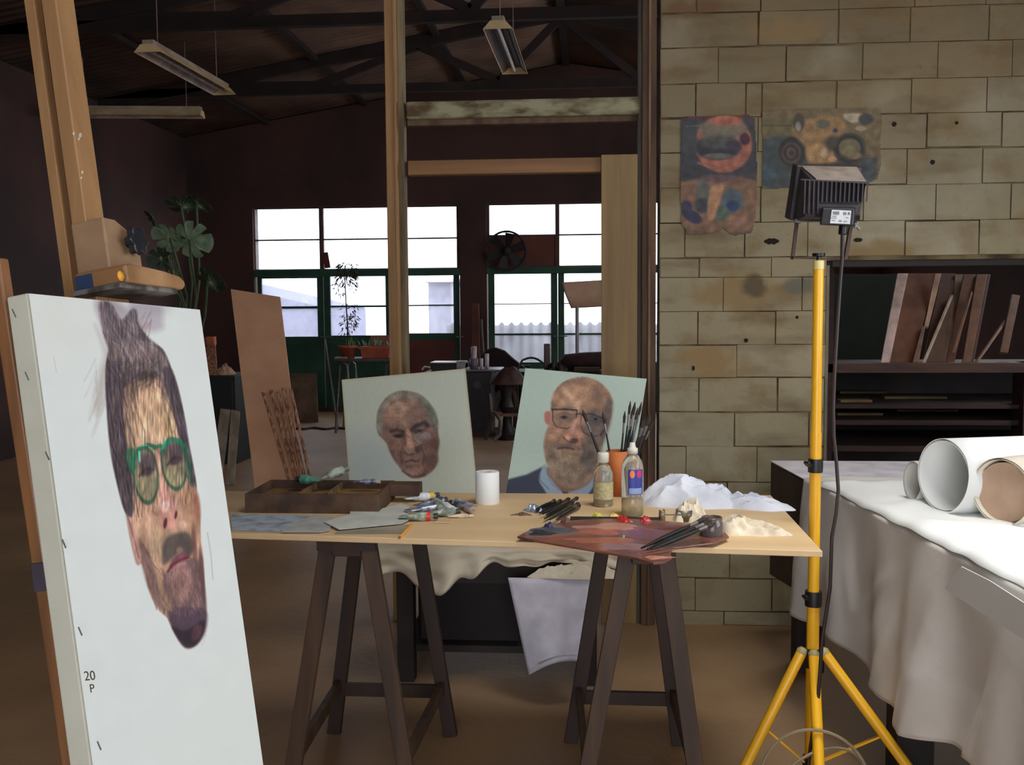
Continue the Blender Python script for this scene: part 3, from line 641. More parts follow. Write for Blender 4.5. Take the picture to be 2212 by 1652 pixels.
# ---- palette
zp = ZT1+.014
out = [(1117, 1158), (1135, 1148), (1180, 1134), (1225, 1124), (1290, 1120), (1360, 1120), (1430, 1124), (1500, 1130), (1560, 1142), (1575, 1158), (1540, 1172), (1490, 1178), (1455, 1182), (1448, 1192), (1452, 1204), (1436, 1213), (1412, 1215), (1370, 1203), (1300, 1190), (1220, 1177), (1150, 1165)]
pp = [at(x, y, Z=zp) for x, y in out]
pal = empty('palette', at(1330, 1160, Z=ZT1+.001), 'large kidney-shaped brown palette smeared with paint, jutting over the table front', 'palette')
M_pal = mat('palette_wood', (140, 84, 66), .38, (92, 60, 56), 9, (.35, .65), .3, 60, coat=.3)
build('palette_board', MB().prism([p-V((0, 0, .006)) for p in pp], V((0, 0, .006))), M_pal, pal, bevel=.002)
build('support_block', MB().box(at(1330, 1140, Z=ZT1)-V((.12, .02, 0)), at(1330, 1140, Z=ZT1)+V((.12, .1, .0085))), M_dark, pal)
def smear(px, py, rx, ry, c, seed, h=.004):
    return build('paint_smear', lumps(rx, ry, h, seed, at(px, py, Z=zp), nu=20, nv=6, edge=.35), simple('smear_%d_%d_%d' % c, c, .35), pal)
for i, (px, py, rx, ry, c, h) in enumerate(((1330, 1139, .10, .045, (196, 140, 124), .003), (1300, 1146, .07, .04, (170, 104, 88), .003), (1385, 1150, .07, .06, (128, 84, 96), .003), (1200, 1146, .05, .035, (84, 90, 98), .006), (1170, 1150, .035, .03, (60, 58, 66), .005),
        (1300, 1166, .09, .03, (164, 100, 80), .002), (1350, 1180, .06, .03, (150, 116, 116), .003), (1420, 1204, .03, .015, (190, 128, 108), .004), (1460, 1140, .06, .04, (110, 62, 60), .003),
        (1186, 1138, .014, .012, (60, 56, 80), .014), (1222, 1127, .012, .01, (110, 70, 60), .014), (1345, 1122, .016, .01, (200, 40, 36), .012), (1395, 1126, .015, .012, (190, 44, 52), .014), (1355, 1126, .014, .01, (206, 60, 40), .008))):
    smear(px, py, rx, ry, c, 3.1*i, h)
for i, (px, py, c, l, g) in enumerate(((1291, 1115, (204, 200, 70), 'small dab of yellow-green paint on the board', 0), (1325, 1116, (240, 196, 90), 'small dab of yellow paint on the board by the tall bottle', 0))):
    tag(build('paint_dab', lumps(.014, .012, .012, i+9., at(px, py, Z=ZT1), nu=14, nv=5), simple('dab_%d' % i, c, .35)), l, 'paint')

# ---- brushes helper
def brush(name, a, b, r=.0035, m=None, tip=None, ferr=True, parent=None, lab=None, grp=None, cat='brush'):
    a, b = V(a), V(b); t = tag(empty(name, a), lab, cat, grp) if parent is None else parent
    L = (b-a).length
    build('handle', MB().tube([a, a.lerp(b, .3), a.lerp(b, .55), a.lerp(b, .74)], [r*.45, r*1.2, r*1.1, r*.8], 8), m or M_blk, t)
    build('ferrule', MB().tube([a.lerp(b, .73), a.lerp(b, .86)], [r*.9, r*1.15], 8), M_grey, t)
    build('bristles', MB().tube([a.lerp(b, .855), a.lerp(b, .93), b], [r*1.15, r*1.5, r*.3], 8), tip or M_bris, t)
M_bris = mat('dark_bristle', (58, 44, 34), .8, (36, 28, 24), 60)
# ---- bundle lying in the middle of the board
spots = [((1165, 1108), (1232, 1076)), ((1172, 1110), (1243, 1079)), ((1180, 1112), (1250, 1074)), ((1160, 1104), (1214, 1080)), ((1176, 1120), (1240, 1084)), ((1188, 1122), (1252, 1086)), ((1202, 1122), (1254, 1090)), ((1158, 1100), (1200, 1080))]
ORD = ('leftmost', 'second', 'third', 'fourth', 'fifth', 'sixth', 'seventh', 'eighth', 'ninth')
for i, (a, b) in enumerate(spots):
    h = .006+.006*(i % 3)
    p0, p1 = at(*a, Z=ZT1+h), at(*b, Z=ZT1+h+.004)
    brush('paint_brush', p0, p1, .0042, M_blk, M_bris, lab='dark brush of the loose bundle mid-board, %s' % ('uppermost of the crossed top layer', 'second in the top layer', 'tip reaching highest at the right', 'short one at the upper left', 'lower middle one', 'lowest front one pointing right', 'separate one lying in front at right', 'shortest one at the back left')[i], grp='loose brushes in the middle of the board')
tag(build('crumpled_foil', lumps(.03, .022, .022, 4.4, at(1158, 1104, Z=ZT1), nu=26, nv=8, edge=.3, rough=1.4), M_foil), 'scrap of crumpled blue-silver foil beside the loose brushes', 'foil')
tag(build('paint_scraping', lumps(.026, .012, .008, 8.4, at(1127, 1112, Z=ZT1), nu=22, nv=6, edge=.5), simple('scrape', (110, 80, 66), .6)), 'small dark star-shaped dried paint scrap left of the loose brushes', 'paint')

# ---- kitchen roll
r = .0355; c0 = at(1053, 1086, Z=ZT1); c0 = V((c0.x, c0.y, ZT1)); h = (at(1053, 1018, Y=c0.y).z-ZT1)
kr = empty('kitchen_roll', c0, 'white paper roll standing upright in the middle of the board', 'paper roll')
build('paper', MB().lathe([(.014, .0), (r-.001, 0), (r, .003), (r, h-.003), (r-.002, h), (.014, h), (.013, h-.01), (.013, .002)], c0, n=40), M_paper, kr)
build('core', MB().lathe([(.0125, .001), (.0125, h-.002), (.011, h-.002), (.011, .001)], c0, n=20), M_tan, kr)
# ---- bottles
def bottle(name, px, py, Rb, prof, cap, lab, liq, liqh, capm):
    c = at(px, py, Z=ZT1); t = empty(name, c, lab, 'bottle')
    build('bottle_body', MB().lathe(prof, c, n=28), glass(name+'_glass', (236, 232, 216), .04, .8), t)
    build('liquid', MB().lathe([(0, .004), (Rb-.004, .004), (Rb-.004, liqh), (0, liqh)], c, n=24), liq, t)
    build('cap', MB().lathe(cap, c, n=24), capm, t); return t, c
k = c0.y/FPX
liq1 = glass('linseed_oil', (214, 196, 132), .1, .75); liq2 = glass('pale_medium', (226, 204, 140), .1, .75)
Mw = simple('white_cap', (232, 228, 214), .5)
bt, c1 = bottle('small_oil_bottle', 1303, 1092, .029, [(.0, 0), (.027, 0), (.029, .004), (.029, .088), (.027, .102), (.018, .117), (.0125, .123), (.0125, .132), (.0, .132)],
       [(.0, .128), (.0165, .128), (.0165, .152), (.015, .156), (0, .156)], 'small clear bottle of yellowish oil with white ridged cap, left of the two bottles', liq1, .07, Mw)
lab_ = MB()
for a in range(13):
    an = math.radians(205+a*12); lab_.v += [c1+V((math.cos(an)*.0293, math.sin(an)*.0293, z)) for z in (.022, .072)]
for a in range(12): lab_.f.append((2*a, 2*a+2, 2*a+3, 2*a+1))
lab_.smooth = True; build('paper_label', lab_, mat('oily_label', (196, 184, 140), .6, (170, 158, 118), 140, (.45, .6)), bt)
bt, c2 = bottle('tall_medium_bottle', 1366, 1112, .03, [(.0, 0), (.028, 0), (.0305, .005), (.0305, .046), (.029, .05), (.0305, .054), (.0305, .132), (.027, .15), (.016, .166), (.012, .17), (.012, .178), (0, .178)],
       [(0, .172), (.0145, .172), (.0145, .186), (.009, .189), (.007, .202), (0, .202)], 'taller clear bottle with a blue label and orange spot, right of the small bottle', liq2, .05, Mw)
def labpatch(name, c, R, a0, a1, z0, z1, m, shape=None):
    mb = MB(); n_ = 14
    for i in range(n_+1):
        an = math.radians(a0+(a1-a0)*i/n_)
        if shape: hh = math.sqrt(max(0, 1-(2*i/n_-1)**2)); zz = ((z0+z1)/2-hh*(z1-z0)/2, (z0+z1)/2+hh*(z1-z0)/2+1e-5)
        else: zz = (z0, z1)
        mb.v += [c+V((math.cos(an)*R, math.sin(an)*R, z)) for z in zz]
    for i in range(n_): mb.f.append((2*i, 2*i+2, 2*i+3, 2*i+1))
    mb.smooth = True; return build(name, mb, m, bt)
labpatch('paper_label', c2, .031, 245, 330, .062, .131, simple('label_blue', (58, 66, 150), .4), None)
labpatch('label_spot', c2, .0313, 254, 280, .108, .129, simple('label_orange', (246, 130, 60), .4), True)
labpatch('label_spot', c2, .0313, 290, 322, .108, .130, simple('label_magenta', (196, 50, 110), .4), True)
labpatch('label_band', c2, .0313, 250, 320, .064, .080, simple('label_pale', (150, 168, 214), .4), None)
# ---- terracotta cup with brushes
cz = .76; c3 = at(1334, 1070, Z=ZT1); c3 = V((c3.x, c3.y, ZT1)); hh = at(1334, 973, Y=c3.y).z-ZT1
cup = empty('brush_pot', c3, 'orange terracotta pot holding brushes behind the two bottles', 'pot')
build('pot_body', MB().lathe([(0, 0), (.026, 0), (.035, hh), (.031, hh), (.024, .006), (0, .006)], c3, n=26), mat('orange_clay', (206, 116, 60), .7), cup)
for i, (x, y, bx_, m, r_) in enumerate(((1258, 885, -.012, M_blk, .004), (1302, 890, -.004, M_blk, .003), (1362, 866, .006, M_blk, .003), (1372, 868, .009, M_blk, .0035), (1386, 868, .012, M_grey, .003), (1368, 878, .004, M_blk, .003), (1394, 900, .014, M_bris, .006), (1404, 895, .018, M_bris, .007), (1412, 908, .016, M_blk, .003), (1378, 880, .008, M_blk, .003), (1350, 888, .002, M_blk, .003))):
    p1 = at(x, y, Y=c3.y+.01); p0 = c3+V((bx_, 0, .012))
    if i < 2: p1, p0 = p0, p1
    lab = ('thin dark brush leaning far left out of the orange pot', 'dark brush leaning a little left out of the orange pot')[i] if i < 2 else 'slim brush in the orange pot, %s of its cluster from the left' % {10: 'leftmost', 2: 'second', 5: 'third', 3: 'fourth', 9: 'fifth', 4: 'sixth', 6: 'seventh', 7: 'eighth', 8: 'rightmost'}[i]
    a_, b_ = (V(p0), V(p1)) if i >= 2 else (V(p1), V(p0))
    brush('pot_brush', a_, b_, r_, m, M_bris, lab=lab, grp='brushes standing in the orange pot' if i > 1 else None)
# ---- towel, rags, jar
tw = lumps(.15, .085, .088, 2.3, at(1492, 1096, Z=ZT1)+V((0, .06, 0)), rot=-.1, nu=72, nv=24, edge=.10, frq=2.0, rough=.8)
t_ = tag(build('white_towel', tw, M_towel), 'crumpled bluish-white towel heaped at the back right of the board', 'towel')
tw = lumps(.135, .05, .04, 6.3, at(1620, 1098, Z=ZT1)+V((0, .03, 0)), rot=-.34, nu=64, nv=16, edge=.12, frq=2.2, rough=.75)
tt = build('towel_end', tw, M_towel, t_) if False else None
ROOT[t_.name] = t_.location.copy()
build('trailing_end', tw, M_towel, t_)
tag(build('paper_rag', lumps(.05, .04, .055, 12.1, at(1487, 1122, Z=ZT1), nu=48, nv=14, edge=.3, rough=.9, frq=2.6), M_rag), 'crumpled cream paper rag in front of the towel, left of the brush jar', 'rag')
tag(build('paper_rag', lumps(.085, .04, .05, 21.7, at(1610, 1150, Z=ZT1), rot=-.35, nu=56, nv=14, edge=.25, rough=.8, frq=2.4), M_rag), 'crumpled cream paper rag lying right of the brush jar', 'rag')
cj = at(1537, 1168, Z=ZT1); jar = empty('brush_jar', cj, 'small smoky glass jar with long dark brushes lying across it', 'jar')
build('jar_body', MB().lathe([(0, 0), (.026, 0), (.029, .004), (.029, .045), (.025, .052), (.025, .06), (.022, .06), (.022, .052), (.026, .044), (.026, .006), (0, .006)], cj, n=26), glass('smoky_glass', (150, 140, 136), .08, .7), jar)
build('thinner', MB().lathe([(0, .007), (.0255, .007), (.0255, .03), (0, .03)], cj, n=22), mat('murky_thinner', (84, 76, 78), .2), jar)
for i, (x0, y0, x1, y1) in enumerate(((1385, 1184, 1530, 1118), (1398, 1186, 1538, 1124), (1392, 1180, 1524, 1120), (1408, 1186, 1545, 1130))):
    brush('jar_brush', at(x0, y0, Z=zp+.006+.003*i), at(x1, y1, Z=ZT1+.066), .0046, M_blk, M_bris, lab='long dark brush lying up onto the smoky jar, %s of four' % ('uppermost', 'second from top', 'third from top', 'lowest')[i], grp='brushes resting on the smoky jar')
cl = at(1470, 1118, Z=ZT1)
gg = empty('metal_dipper', at(1440, 1128, Z=ZT1), 'little double steel dipper cup beside the palette, in front of the towel', 'dipper')
for px, py, rr in ((1430, 1125, .009), (1478, 1124, .024)):
    c = at(px, py, Z=ZT1); build('cup', MB().lathe([(0, 0), (rr, 0), (rr*.95, .03), (rr*.85, .03), (rr*.88, .003), (0, .003)], c, n=20), mat('tarnished_tin', (150, 140, 118), .4, (96, 88, 70), 30, metal=.5), gg)
build('clip', MB().bar(at(1434, 1112, Z=ZT1+.028), at(1478, 1112, Z=ZT1+.028), .008, .002, V((0, 1, 0))), M_grey, gg)
# ---- paint box
zb = ZT1; f0, f1 = at(527, 1109, Z=zb), at(812, 1109, Z=zb); g1 = at(878, 1062, Z=zb)
bx0, bx1 = f0.x-.0, f1.x+.01; by0 = (f0.y+f1.y)/2; by1 = by0+.235; hB = .055
pb = empty('paint_box', (bx0, by0, zb), 'brown paint-stained open wooden paint box at the left of the board', 'box')
tk = .009
for nm, a, b_ in (('side_board', (bx0, by0, zb), (bx1, by0+tk, zb+hB)), ('side_board', (bx0, by1-tk, zb), (bx1, by1, zb+hB)), ('side_board', (bx0, by0+tk, zb), (bx0+tk, by1-tk, zb+hB)), ('side_board', (bx1-tk, by0+tk, zb), (bx1, by1-tk, zb+hB)), ('box_floor', (bx0+tk, by0+tk, zb+.001), (bx1-tk, by1-tk, zb+.03))):
    build(nm, MB().box(a, b_), M_boxi if nm == 'box_floor' else M_box, pb, bevel=.001)
build('divider', MB().box((bx0+.14, by0+tk, zb+.03), (bx0+.146, by1-tk, zb+.05)), M_boxi, pb)
build('divider', MB().box((bx0+.22, by0+tk, zb+.03), (bx0+.226, by1-tk, zb+.05)), M_boxi, pb)
build('drawer', MB().box((bx1, by1-.07, zb+.02), (bx1+.085, by1-.005, zb+.054)), M_box, pb, bevel=.001)
# ---- paint tubes
def tube_(p, ang, L, r_, m, capc, lab, grp, band=None, lean=0., z=0.):
    p = V(p)+V((0, 0, z)); d = V((math.cos(ang), math.sin(ang), lean)).normalized(); t = empty('paint_tube', p, lab, 'paint tube', grp)
    s = V((0, 0, 1)).cross(d).normalized(); up = d.cross(s)
    mb = MB(); n_ = 12; seg = 9
    for i in range(seg):
        u = i/(seg-1); hw = r_*(1.15 if i == 0 else 1.1-.1*u); ht = r_*(.12+.88*min(1, u*1.6)); wob = .12*r_*nz(i*1.3, L*77+ang*3)
        for k2 in range(n_):
            a = 2*math.pi*k2/n_; mb.v.append(p+d*(L*u)+s*(hw*math.cos(a)+wob*3)+up*(r_+ht*math.sin(a)*(1+.3*nz(i*2., k2*.9, ang))))
    for i in range(seg-1):
        for k2 in range(n_): a = i*n_+k2; b2 = i*n_+(k2+1) % n_; mb.f.append((a, b2, b2+n_, a+n_))
    mb.f.append(tuple(range(n_))[::-1]); mb.smooth = True
    e = p+d*L+up*r_
    build('tube_body', mb, m, t)
    build('shoulder', MB().lathe([(r_*1.0, 0), (r_*.45, .006), (r_*.45, .010)], e, d, 14), m, t)
    build('cap', MB().lathe([(r_*.62, .008), (r_*.7, .02), (0, .02)], e, d, 12), simple('cap_%d_%d_%d' % capc, capc, .45), t)
    if band: build('colour_band', MB().lathe([(r_*1.04, -.012), (r_*1.04, 0.0)], e, d, 14), simple('band_%d_%d_%d' % band, band, .4), t)
M_tw = mat('white_tube_paint', (226, 230, 232), .4, (196, 202, 206), 40, (.4, .6)); M_tg = mat('grey_green_tube', (170, 180, 162), .45, (110, 118, 104), 40, (.45, .6), .4, 60)
G = 'paint tubes piled right of the paint box'
tube_(at(874, 1086, Z=ZT1), .55, .09, .013, M_tw, (60, 44, 30), 'white paint tube with yellow bands and dark cap, topmost of the pile', G, (236, 190, 40))
tube_(at(898, 1102, Z=ZT1), .9, .10, .013, M_foil, (60, 60, 70), 'silvery-blue squeezed paint tube angled up in the middle of the pile', G)
tube_(at(862, 1126, Z=ZT1), .15, .085, .0125, M_tg, (60, 58, 50), 'grey paint tube with a bright red band, front left of the pile', G, (226, 56, 40))
tube_(at(876, 1112, Z=ZT1), .5, .10, .012, M_foil, (150, 158, 176), 'long flattened foil tube lying behind the red-banded tube', G)
tube_(at(958, 1112, Z=ZT1), 1.9, .09, .014, M_tg, (70, 66, 56), 'pale grey-green tube lying across the right of the pile', G)
tube_(at(925, 1118, Z=ZT1), .35, .07, .012, M_tg, (60, 56, 48), 'small grey-green tube at the front of the pile', G, z=.0)
tube_(at(985, 1112, Z=ZT1), 2.2, .07, .013, M_tw, (60, 50, 40), 'white and brown tube standing out near the right end of the pile', G)
tube_(at(1024, 1104, Z=ZT1), 2.5, .075, .013, M_foil, (84, 74, 46), 'steel-blue tube with olive cap nearest the paper roll', G)
tube_(at(1022, 1112, Z=ZT1), 2.1, .05, .007, simple('mauve_tube', (170, 146, 140), .5), (120, 96, 90), 'thin mauve tube lying in front of the steel-blue one', G)
tube_(at(968, 1119, Z=ZT1), .1, .05, .006, M_rag, (236, 214, 190), 'tiny cream tube lying in front of the pile', G)
tag(build('eraser', MB().box(at(938, 1131, Z=ZT1), at(938, 1131, Z=ZT1)+V((.045, .012, .006))), simple('eraser_tan', (200, 170, 138), .7), bevel=.002), 'small tan eraser in front of the tube pile', 'eraser')
G2 = 'paint tubes lying in the open paint box'
tube_(V((bx0+.17, by1-.06, zb+.05)), 2.9, .06, .014, simple('teal_tube', (90, 150, 130), .45), (44, 44, 40), 'teal paint tube at the back of the paint box, leftmost', G2)
tube_(V((bx0+.17, by1-.04, zb+.052)), .3, .07, .015, M_tg, (120, 130, 118), 'fat grey-green tube at the back of the paint box', G2, lean=.35)
tube_(V((bx0+.27, by1-.05, zb+.05)), .05, .06, .009, M_foil, (190, 190, 186), 'slim foil tube at the back of the paint box, rightmost', G2)
# ---- sketch papers and pencil
def sheet(name, pts, z, m, lab, th_=.0012, bend=.0):
    P = [at(x, y, Z=z) for x, y in pts]; return tag(build(name, MB().prism(P, V((0, 0, th_))), m), lab, 'paper')
sheet('drawing_sheet', [(500, 1110), (678, 1114), (604, 1149), (500, 1145)], ZT1+.001, mat('blue_grey_drawing', (176, 188, 198), .85, (120, 130, 142), 22, (.45, .7)), 'bluish-grey drawing sheet on the board beside the big canvas')
sheet('drawing_sheet', [(679, 1112), (722, 1118), (712, 1146), (692, 1150), (608, 1150), (610, 1142)], ZT1+.003, M_paperg, 'grey sketch sheet overlapping the bluish drawing')
sheet('drawing_sheet', [(700, 1128), (756, 1111), (756, 1104), (820, 1100), (866, 1088), (884, 1094), (882, 1124), (868, 1131), (733, 1144)], ZT1+.006, mat('pale_torn_paper', (206, 208, 200), .85, (186, 188, 180), 12), 'pale torn paper sheet lying between the paint box and the tubes')
sheet('notebook', [(733, 1146), (888, 1133), (874, 1152), (722, 1153)], ZT1+.001, mat('grey_card', (168, 158, 138), .8), 'thin grey-tan card under the torn paper at the table front')
a, b_ = at(860, 1164, Z=ZT1+.004), at(889, 1133, Z=ZT1+.004)
pc = empty('pencil', a, 'yellow pencil lying by the front edge of the board', 'pencil'); build('barrel', MB().tube([a.lerp(b_, .12), b_], .0035, 6), simple('pencil_yellow', (240, 170, 40), .4), pc); build('tip', MB().tube([a, a.lerp(b_, .12)], [.0006, .0035], 6), simple('pencil_wood', (140, 96, 60), .6), pc)

# ------------------------------------------------------------ big portrait canvas on its easel
O = V((-.76, 1.30, 1.357)); UV = (V((-.684, 1.707, 1.334))-O); CW = UV.length; Ux = UV.normalized()
Vd = V((.096, -.04, -.639)); Vd = (Vd-Ux*Vd.dot(Ux)).normalized(); Nn = Ux.cross(Vd)
if Nn.dot(CP-O) < 0: Nn = -Nn
CH, CT = .96, .036
def Wp(u, h, n): return O+Ux*u+Vd*h+Nn*n
def loc(px, py, n): p = at(px, py, P=O+Nn*n, N=Nn)-O; return p.dot(Ux), p.dot(Vd)
def lbox(mb, u0, u1, h0, h1, n0, n1):
    return mb.hexa([Wp(u0, h0, n0), Wp(u1, h0, n0), Wp(u1, h0, n1), Wp(u0, h0, n1), Wp(u0, h1, n0), Wp(u1, h1, n0), Wp(u1, h1, n1), Wp(u0, h1, n1)])
cv = empty('portrait_canvas', Wp(CW/2, CH, 0), 'tall white canvas on the easel with painted head in green glasses', 'painting')
build('stretched_canvas', lbox(MB(), 0, CW, 0, CH, -CT, -.0012), M_canv, cv, bevel=.003)
def pC(P):
    S = P.strokes
    P.ell(120, 700, 90, 90, (216, 217, 210), 1.2, .5)
    P.pol([(285, 655), (345, 660), (352, 690), (348, 712), (300, 716), (280, 690)], (176, 168, 178), 16, .85)
    P.pol([(205, 650), (250, 650), (290, 690), (286, 730), (240, 745), (218, 700)], (172, 162, 172), 14, .9)
    it = P.pol([(214, 655), (240, 655), (262, 690), (284, 668), (296, 672), (300, 700), (322, 730), (346, 752), (360, 800), (300, 820), (252, 800), (236, 760), (222, 715)], (112, 98, 100), 6)
    P.pol([(205, 700), (224, 764), (214, 800), (204, 860), (208, 900), (222, 880), (232, 830), (240, 780)], (176, 166, 160), 14, .6)
    hair = [(238, 752), (262, 742), (320, 742), (350, 752), (368, 790), (385, 840), (398, 900), (408, 960), (418, 1010), (424, 1060), (400, 1090), (330, 1100), (288, 1130), (268, 1100), (252, 1040), (240, 980), (232, 900), (228, 830), (230, 780)]
    ih = P.pol(hair, (88, 74, 76), 4)
    P.pol([(240, 745), (300, 735), (350, 760), (368, 810), (320, 812), (290, 800), (262, 830), (240, 800)], (120, 104, 100), 10)
    skin = [(262, 850), (280, 828), (310, 808), (335, 806), (352, 830), (370, 880), (384, 930), (398, 970), (410, 1010), (424, 1060), (432, 1110), (434, 1160), (440, 1210), (443, 1270), (446, 1320), (442, 1360), (425, 1392), (400, 1398), (376, 1366), (362, 1336), (338, 1312), (320, 1268), (308, 1222), (300, 1215), (290, 1190), (284, 1140), (286, 1080), (282, 1020), (274, 960), (264, 900)]
    isk = P.pol(skin, (172, 138, 116), 3)
    P.mask = (ih | isk).astype(float)
    P.pol([(276, 900), (300, 850), (345, 850), (368, 900), (384, 940), (372, 965), (300, 975), (284, 985)], (190, 156, 128), 16)
    P.ell(310, 940, 26, 40, (200, 166, 138), .9, .7); P.ell(365, 935, 10, 50, (168, 146, 104), .8, .7)
    S(270, 800, 372, 830, 50, 34, 3, (110, 92, 84), .5, .12, 1, .3, 1); S(280, 860, 375, 960, 40, 60, 2.4, (150, 118, 96), .4, .1, 1, .12, 2)
    S(300, 880, 350, 960, 20, 40, 2.5, (206, 176, 146), .5, .08, 1, .12, 21)
    # nose and cheeks
    P.pol([(338, 970), (352, 972), (358, 1030), (372, 1080), (386, 1104), (382, 1128), (368, 1140), (350, 1142), (342, 1120), (344, 1080), (338, 1030)], (182, 134, 122), 5)
    P.pol([(337, 985), (345, 985), (352, 1050), (344, 1060)], (206, 160, 142), 4); P.ell(357, 1094, 9, 12, (220, 182, 172), .6, .9); P.ell(377, 1088, 8, 12, (196, 152, 144), .6, .6)
    P.line([(333, 1085), (330, 1104), (340, 1112)], 5, (140, 98, 86), .7, 5); P.line([(340, 1060), (336, 1090)], 5, (214, 180, 160), .7, 5)
    P.ell(357, 1130, 4, 12, (92, 50, 42), .4, 1, 8); P.ell(380, 1112, 3, 9, (92, 50, 46), .4, 1, 8)
    P.pol([(288, 1075), (310, 1090), (322, 1110), (330, 1170), (320, 1200), (300, 1170), (290, 1130)], (188, 150, 126), 12, .9)
    P.pol([(386, 1060), (412, 1050), (424, 1090), (428, 1140), (410, 1160), (396, 1110)], (160, 124, 100), 10, .9); P.ell(426, 1092, 7, 34, (150, 92, 76), .6, .7, -6); P.ell(394, 1134, 9, 9, (196, 160, 140), .7, .9)
    P.pol([(330, 1150), (345, 1140), (350, 1160), (345, 1200), (336, 1240), (326, 1220)], (186, 158, 128), 8, .8)
    # beard
    P.pol([(352, 1180), (364, 1158), (386, 1150), (408, 1152), (420, 1180), (410, 1200), (386, 1195), (362, 1215), (350, 1215)], (102, 88, 82), 8)
    P.pol([(300, 1165), (318, 1190), (334, 1226), (350, 1280), (362, 1320), (340, 1308), (320, 1268), (306, 1215)], (124, 96, 92), 8, .85)
    P.pol([(356, 1238), (380, 1222), (410, 1206), (430, 1212), (442, 1262), (446, 1320), (440, 1362), (424, 1392), (400, 1398), (376, 1364), (360, 1320), (352, 1275)], (122, 96, 94), 6)
    P.pol([(366, 1240), (396, 1226), (414, 1240), (410, 1290), (384, 1296), (366, 1280)], (156, 118, 110), 14, .8)
    P.pol([(362, 1318), (400, 1312), (444, 1318), (444, 1362), (424, 1392), (400, 1398), (378, 1366)], (84, 66, 76), 8, .9)
    P.pol([(372, 1352), (400, 1362), (440, 1338), (440, 1366), (424, 1392), (402, 1397), (384, 1376)], (62, 46, 56), 6)
    P.ell(424, 1366, 10, 18, (104, 70, 78), .6, .8, 20); P.pol([(338, 1240), (352, 1262), (372, 1318), (350, 1302)], (160, 132, 104), 8, .7)
    P.pol([(366, 1222), (378, 1202), (396, 1192), (410, 1200), (400, 1210), (380, 1220), (366, 1236)], (122, 78, 84), 4); P.line([(363, 1234), (372, 1220), (388, 1210), (406, 1204)], 5, (100, 44, 52), .9, 3); P.line([(370, 1232), (386, 1222), (400, 1216)], 5, (170, 118, 112), .7, 4)
    P.ell(388, 1188, 7, 6, (170, 134, 122), .8, .6)
    S(352, 1220, 440, 1350, 120, 16, 1.6, (84, 66, 70), .5, .15, 1, .4, 3); S(354, 1230, 436, 1320, 60, 14, 1.4, (168, 134, 126), .5, .1, 1, .4, 4)
    S(300, 1170, 350, 1290, 50, 26, 2, (96, 74, 72), .5, .35, 1, .2, 5)
    P.ell(420, 1180, 5, 50, (116, 82, 76), .6, .8, -4); P.ell(436, 1240, 5, 60, (100, 74, 76), .6, .8, -4)
    # ear
    P.pol([(272, 1105), (284, 1120), (300, 1180), (306, 1212), (296, 1220), (288, 1196), (278, 1150)], (176, 136, 126), 4); P.line([(276, 1115), (290, 1165), (300, 1205)], 3, (112, 78, 74), .7, 3)
    # hair sides
    P.pol([(230, 780), (262, 800), (266, 850), (268, 920), (278, 990), (284, 1050), (286, 1112), (270, 1104), (252, 1040), (240, 980), (232, 900)], (76, 64, 70), 5)
    P.pol([(350, 800), (372, 800), (394, 880), (408, 960), (420, 1030), (414, 1050), (400, 985), (384, 930), (366, 860)], (84, 70, 76), 6)
    S(232, 770, 290, 1060, 110, 70, 2.2, (50, 40, 46), .5, .12, 1, .12, 6); S(236, 760, 285, 1060, 70, 60, 2, (132, 112, 106), .45, .12, 1, .12, 7)
    S(355, 770, 412, 1000, 60, 55, 2, (56, 46, 50), .5, .3, 1, .1, 8); S(355, 790, 405, 960, 40, 45, 1.8, (120, 108, 108), .5, .3, 1, .1, 9)
    P.mask = (ih | isk | it).astype(float); S(214, 660, 330, 790, 110, 45, 2.2, (88, 72, 76), .5, .45, 1, .3, 10); S(214, 660, 330, 790, 90, 40, 2, (158, 144, 152), .45, .4, 1, .3, 11)
    S(262, 760, 350, 812, 60, 40, 2.4, (84, 70, 72), .6, -.6, 1, .5, 12); P.mask = None; S(206, 770, 232, 900, 30, 50, 1.2, (150, 132, 124), .4, -.3, 1, .15, 13)
    P.ell(312, 812, 16, 10, (72, 58, 56), .8, .8, -20); P.ell(333, 810, 8, 9, (66, 54, 54), .8, .8)
    S(290, 662, 330, 720, 18, 40, 1.6, (120, 84, 78), .5, -.5, 1, .25, 22)
    # spectacles
    for cx, cy, rx, ry, an in ((315, 1026, 26, 60, -5), (376, 1002, 26, 54, -7)):
        P.ell(cx, cy, rx, ry, (132, 120, 98), .12, .95, an)
        P.ell(cx+4, cy-26, rx*.75, 24, (92, 76, 78), .7, .95, an); P.ell(cx+2, cy-8, 14, 9, (78, 58, 62), .6, .9, -25); P.line([(cx-14, cy+2), (cx, cy-14), (cx+16, cy-12)], 4, (64, 46, 52), .8, 4)
        P.ell(cx-2, cy+32, rx*.6, 22, (152, 142, 112), .8, .8, an); P.line([(cx-6, cy+40), (cx+12, cy+8)], 5, (112, 100, 80), .6, 5)
        P.ring(cx, cy, rx, ry, 3.2, (70, 88, 72), .95, an)
    P.line([(290, 1010), (290, 990), (300, 970), (320, 960), (338, 966)], 8, (48, 108, 84), .95, 3); P.line([(350, 978), (356, 962), (372, 948), (390, 952), (402, 972)], 9, (52, 112, 88), .95, 3)
    P.line([(334, 968), (346, 962), (354, 966)], 8, (60, 116, 92), .95, 3); P.pol([(272, 975), (292, 970), (290, 1020), (280, 1016)], (58, 102, 78), 5, .9)
    P.line([(400, 970), (410, 1010), (414, 1040)], 7, (48, 84, 66), .9, 4); P.line([(300, 975), (302, 996)], 3, (80, 210, 170), .95, 2); P.line([(352, 968), (356, 950)], 3, (90, 200, 160), .9, 2); P.line([(318, 960), (304, 964)], 3, (110, 196, 164), .7, 2)
